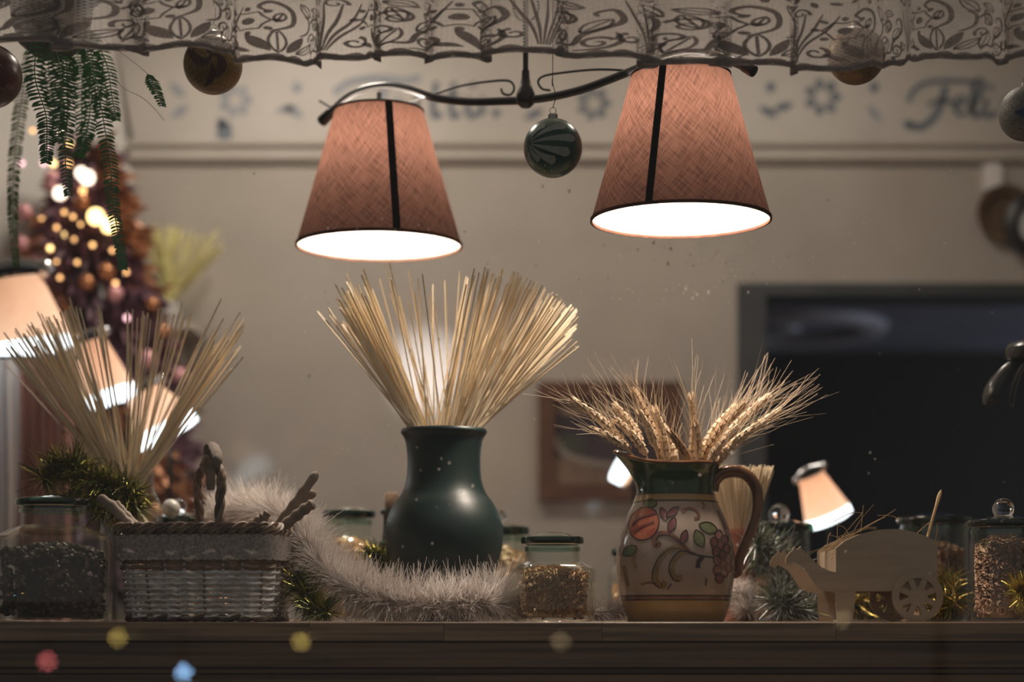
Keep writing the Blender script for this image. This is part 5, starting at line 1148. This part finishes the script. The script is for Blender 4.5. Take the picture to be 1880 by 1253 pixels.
for px, py, r, mk in TL:
    Y = tree_y(px, py) - .01; c = P(px, py, Y); rr_ = S(r, Y) * (.55 if r < 12 else .8)
    sz = 'large' if r >= 14 else 'small'
    t = thing('tree_light', '%s %s glowing light on the bronze Christmas tree' % (sz, cn[mk]), 'light', c, '%s %s lights on the Christmas tree' % (sz, cn[mk]))
    MB().ball(c, rr_, 14, 8).build('bulb', M[mk], t); MB().lathe([(rr_ * .4, rr_ * .85), (rr_ * .4, rr_ * 1.5), (.0004, rr_ * 1.5)], c, 10).build('socket', M['iron'], t)
TB = [(96, 330, 17, 'pinkb'), (45, 390, 16, 'pinkb'), (150, 370, 15, 'bronzeb'), (195, 500, 16, 'bronzeb'), (212, 540, 15, 'pinkb'), (280, 560, 14, 'bronzeb'), (300, 610, 15, 'bronzeb'), (40, 450, 17, 'pinkb'), (160, 520, 16, 'bronzeb'), (270, 660, 18, 'pinkb'), (330, 690, 16, 'pinkb'), (70, 480, 16, 'pinkb')]
for px, py, r, mk in TB:
    Y = tree_y(px, py) - .005; c = P(px, py, Y); rr_ = S(r, Y); nm = 'pink' if mk == 'pinkb' else 'bronze'
    t = thing('tree_bauble', 'shiny %s bauble hanging on the bronze Christmas tree' % nm, 'bauble', c, nm + ' baubles on the Christmas tree')
    MB().ball(c, rr_, 18, 12).build('ball', M[mk], t); MB().lathe([(rr_ * .2, rr_ * .95), (rr_ * .2, rr_ * 1.15), (.0004, rr_ * 1.15)], c, 10).build('cap', M['cap'], t)
# pale spaghetti; vase and bracket added, their white stands in for wall glow
Yk = 4.14; c = P(310, 600, Yk)
br = thing('glow_bracket', 'added white bracket standing in for the pale wall glow beside the tree', 'shelf', (c.x, YW, c.z - .01))
MB().box((c.x - .06, YW - .17, c.z - .012), (c.x + .06, YW, c.z)).build('board', M['trim'], br, smooth=False); MB().prism([(c.x - .012, c.z - .09), (c.x + .012, c.z - .09), (c.x + .012, c.z - .012), (c.x - .012, c.z - .012)], YW - .06, YW).build('support', M['trim'], br, smooth=False)
vs = thing('glow_vase', 'added white vase under the pale spaghetti, standing in for the wall glow', 'vase', (c.x, Yk, c.z))
MB().lathe([(.0005, 0), (.022, 0), (.027, .02), (.022, .045), (.018, .052), (.016, .05), (.02, .03), (.02, .006), (.0005, .006)], c, 28).build('body', M['white_knob'], vs)
for i in range(62):
    g_ = rs.random()
    if g_ < .62: tx2 = rs.uniform(252, 345); ty2 = 415 + rs.uniform(-4, 18)
    elif g_ < .7: tx2, ty2 = rs.uniform(345, 380), rs.uniform(425, 450)
    else: tx2 = rs.uniform(375, 420); ty2 = 418 + rs.uniform(0, 40)
    nk = c + Vector((rs.uniform(-.012, .012), rs.uniform(-.012, .012), .05)); tip = P(tx2, ty2, Yk + rs.uniform(-.05, .05)); a = nk + (nk - tip).normalized() * .035
    strand(a, tip, ST2, 'pale yellow spaghetti strand in the added white vase by the tree', 'spaghetti in the added white vase')
# curtain strips at the left edge
def drape(name, lab, x0p, x1p, yt_, yb__, Y, m, folds, amp):
    mb = MB(); n = 60
    for i in range(n + 1):
        u = i / n; p = P(x0p + (x1p - x0p) * u, 0, Y); yy = Y + amp * math.cos(2 * PI * folds * u)
        for j in range(5): mb.v.append(Vector((p.x + .004 * math.sin(7 * u + j), yy, vz(yt_, Y) + (vz(yb__, Y) - vz(yt_, Y)) * j / 4)))
    for i in range(n):
        for j in range(4): a = i * 5 + j; mb.face((a, a + 5, a + 6, a + 1))
    tag(mb.build(name, m, org=P((x0p + x1p) / 2, yt_, Y)), lab, 'curtain')
drape('brown_curtain', 'pinkish brown hanging curtain at the left edge behind the large jar', 32, 130, 660, 1180, 3.57, M['curtain'], 4, .012)
drape('white_curtain', 'white hanging curtain strip at the left edge beside the brown one', -60, 30, 660, 1180, 3.56, M['curtain_w'], 3, .012)
rd = MB().tube([P(-90, 657, 3.57), P(150, 657, 3.57)], .004, 8)
tag(rd.build('cafe_rod', M['iron'], org=P(30, 657, 3.57)), 'thin rod carrying the white and brown curtains at the left edge', 'curtain rod')

# ------------------------------------------------------------------ fairy lights in the street, seen only as reflections in the pane
YBK = 2 * YG - 6.0
def mir(px, py): v = P(px, py, 6.0); return Vector((v.x, YBK, v.z))
SB = [(216, 1171, 's_yellow', 'yellow bulb of the street lights mirrored low left in the pane'), (87, 1215, 's_red', 'red bulb of the street lights mirrored at the lower left'), (337, 1235, 's_blue', 'blue bulb of the street lights mirrored below the basket'), (553, 1178, 's_yellow', 'yellow bulb of the street lights mirrored below the driftwood'), (1029, 1178, 's_dim', 'faint bulb of the street lights mirrored below the square jar'), (1546, 1137, 's_dim', 'faint bulb of the street lights mirrored at the donkey leg')]
zc_ = CZ + .06; xs_ = [mir(p[0], p[1]).x for p in SB]
cbl = thing('light_cable', 'black cable and two posts carrying coloured bulbs in the street', 'cable', (min(xs_) - .3, YBK, 0))
MB().tube([(min(xs_) - .3, YBK, zc_), (max(xs_) + .3, YBK, zc_)], .004, 6).build('cable', M['black'], cbl)
for x_ in (min(xs_) - .3, max(xs_) + .3): MB().tube([(x_, YBK, 0), (x_, YBK, zc_ + .02)], .02, 10).build('post', M['black'], cbl)
for px, py, mk, lb in SB:
    c = mir(px, py); t = thing('street_bulb', lb, 'light bulb', c); MB().ball(c, .014, 20, 12).build('bulb', M[mk], t); MB().tube([c + Vector((0, 0, .013)), c + Vector((0, 0, .035)), Vector((c.x, c.y, zc_))], [.007, .007, .003], 10).build('socket', M['black'], t)
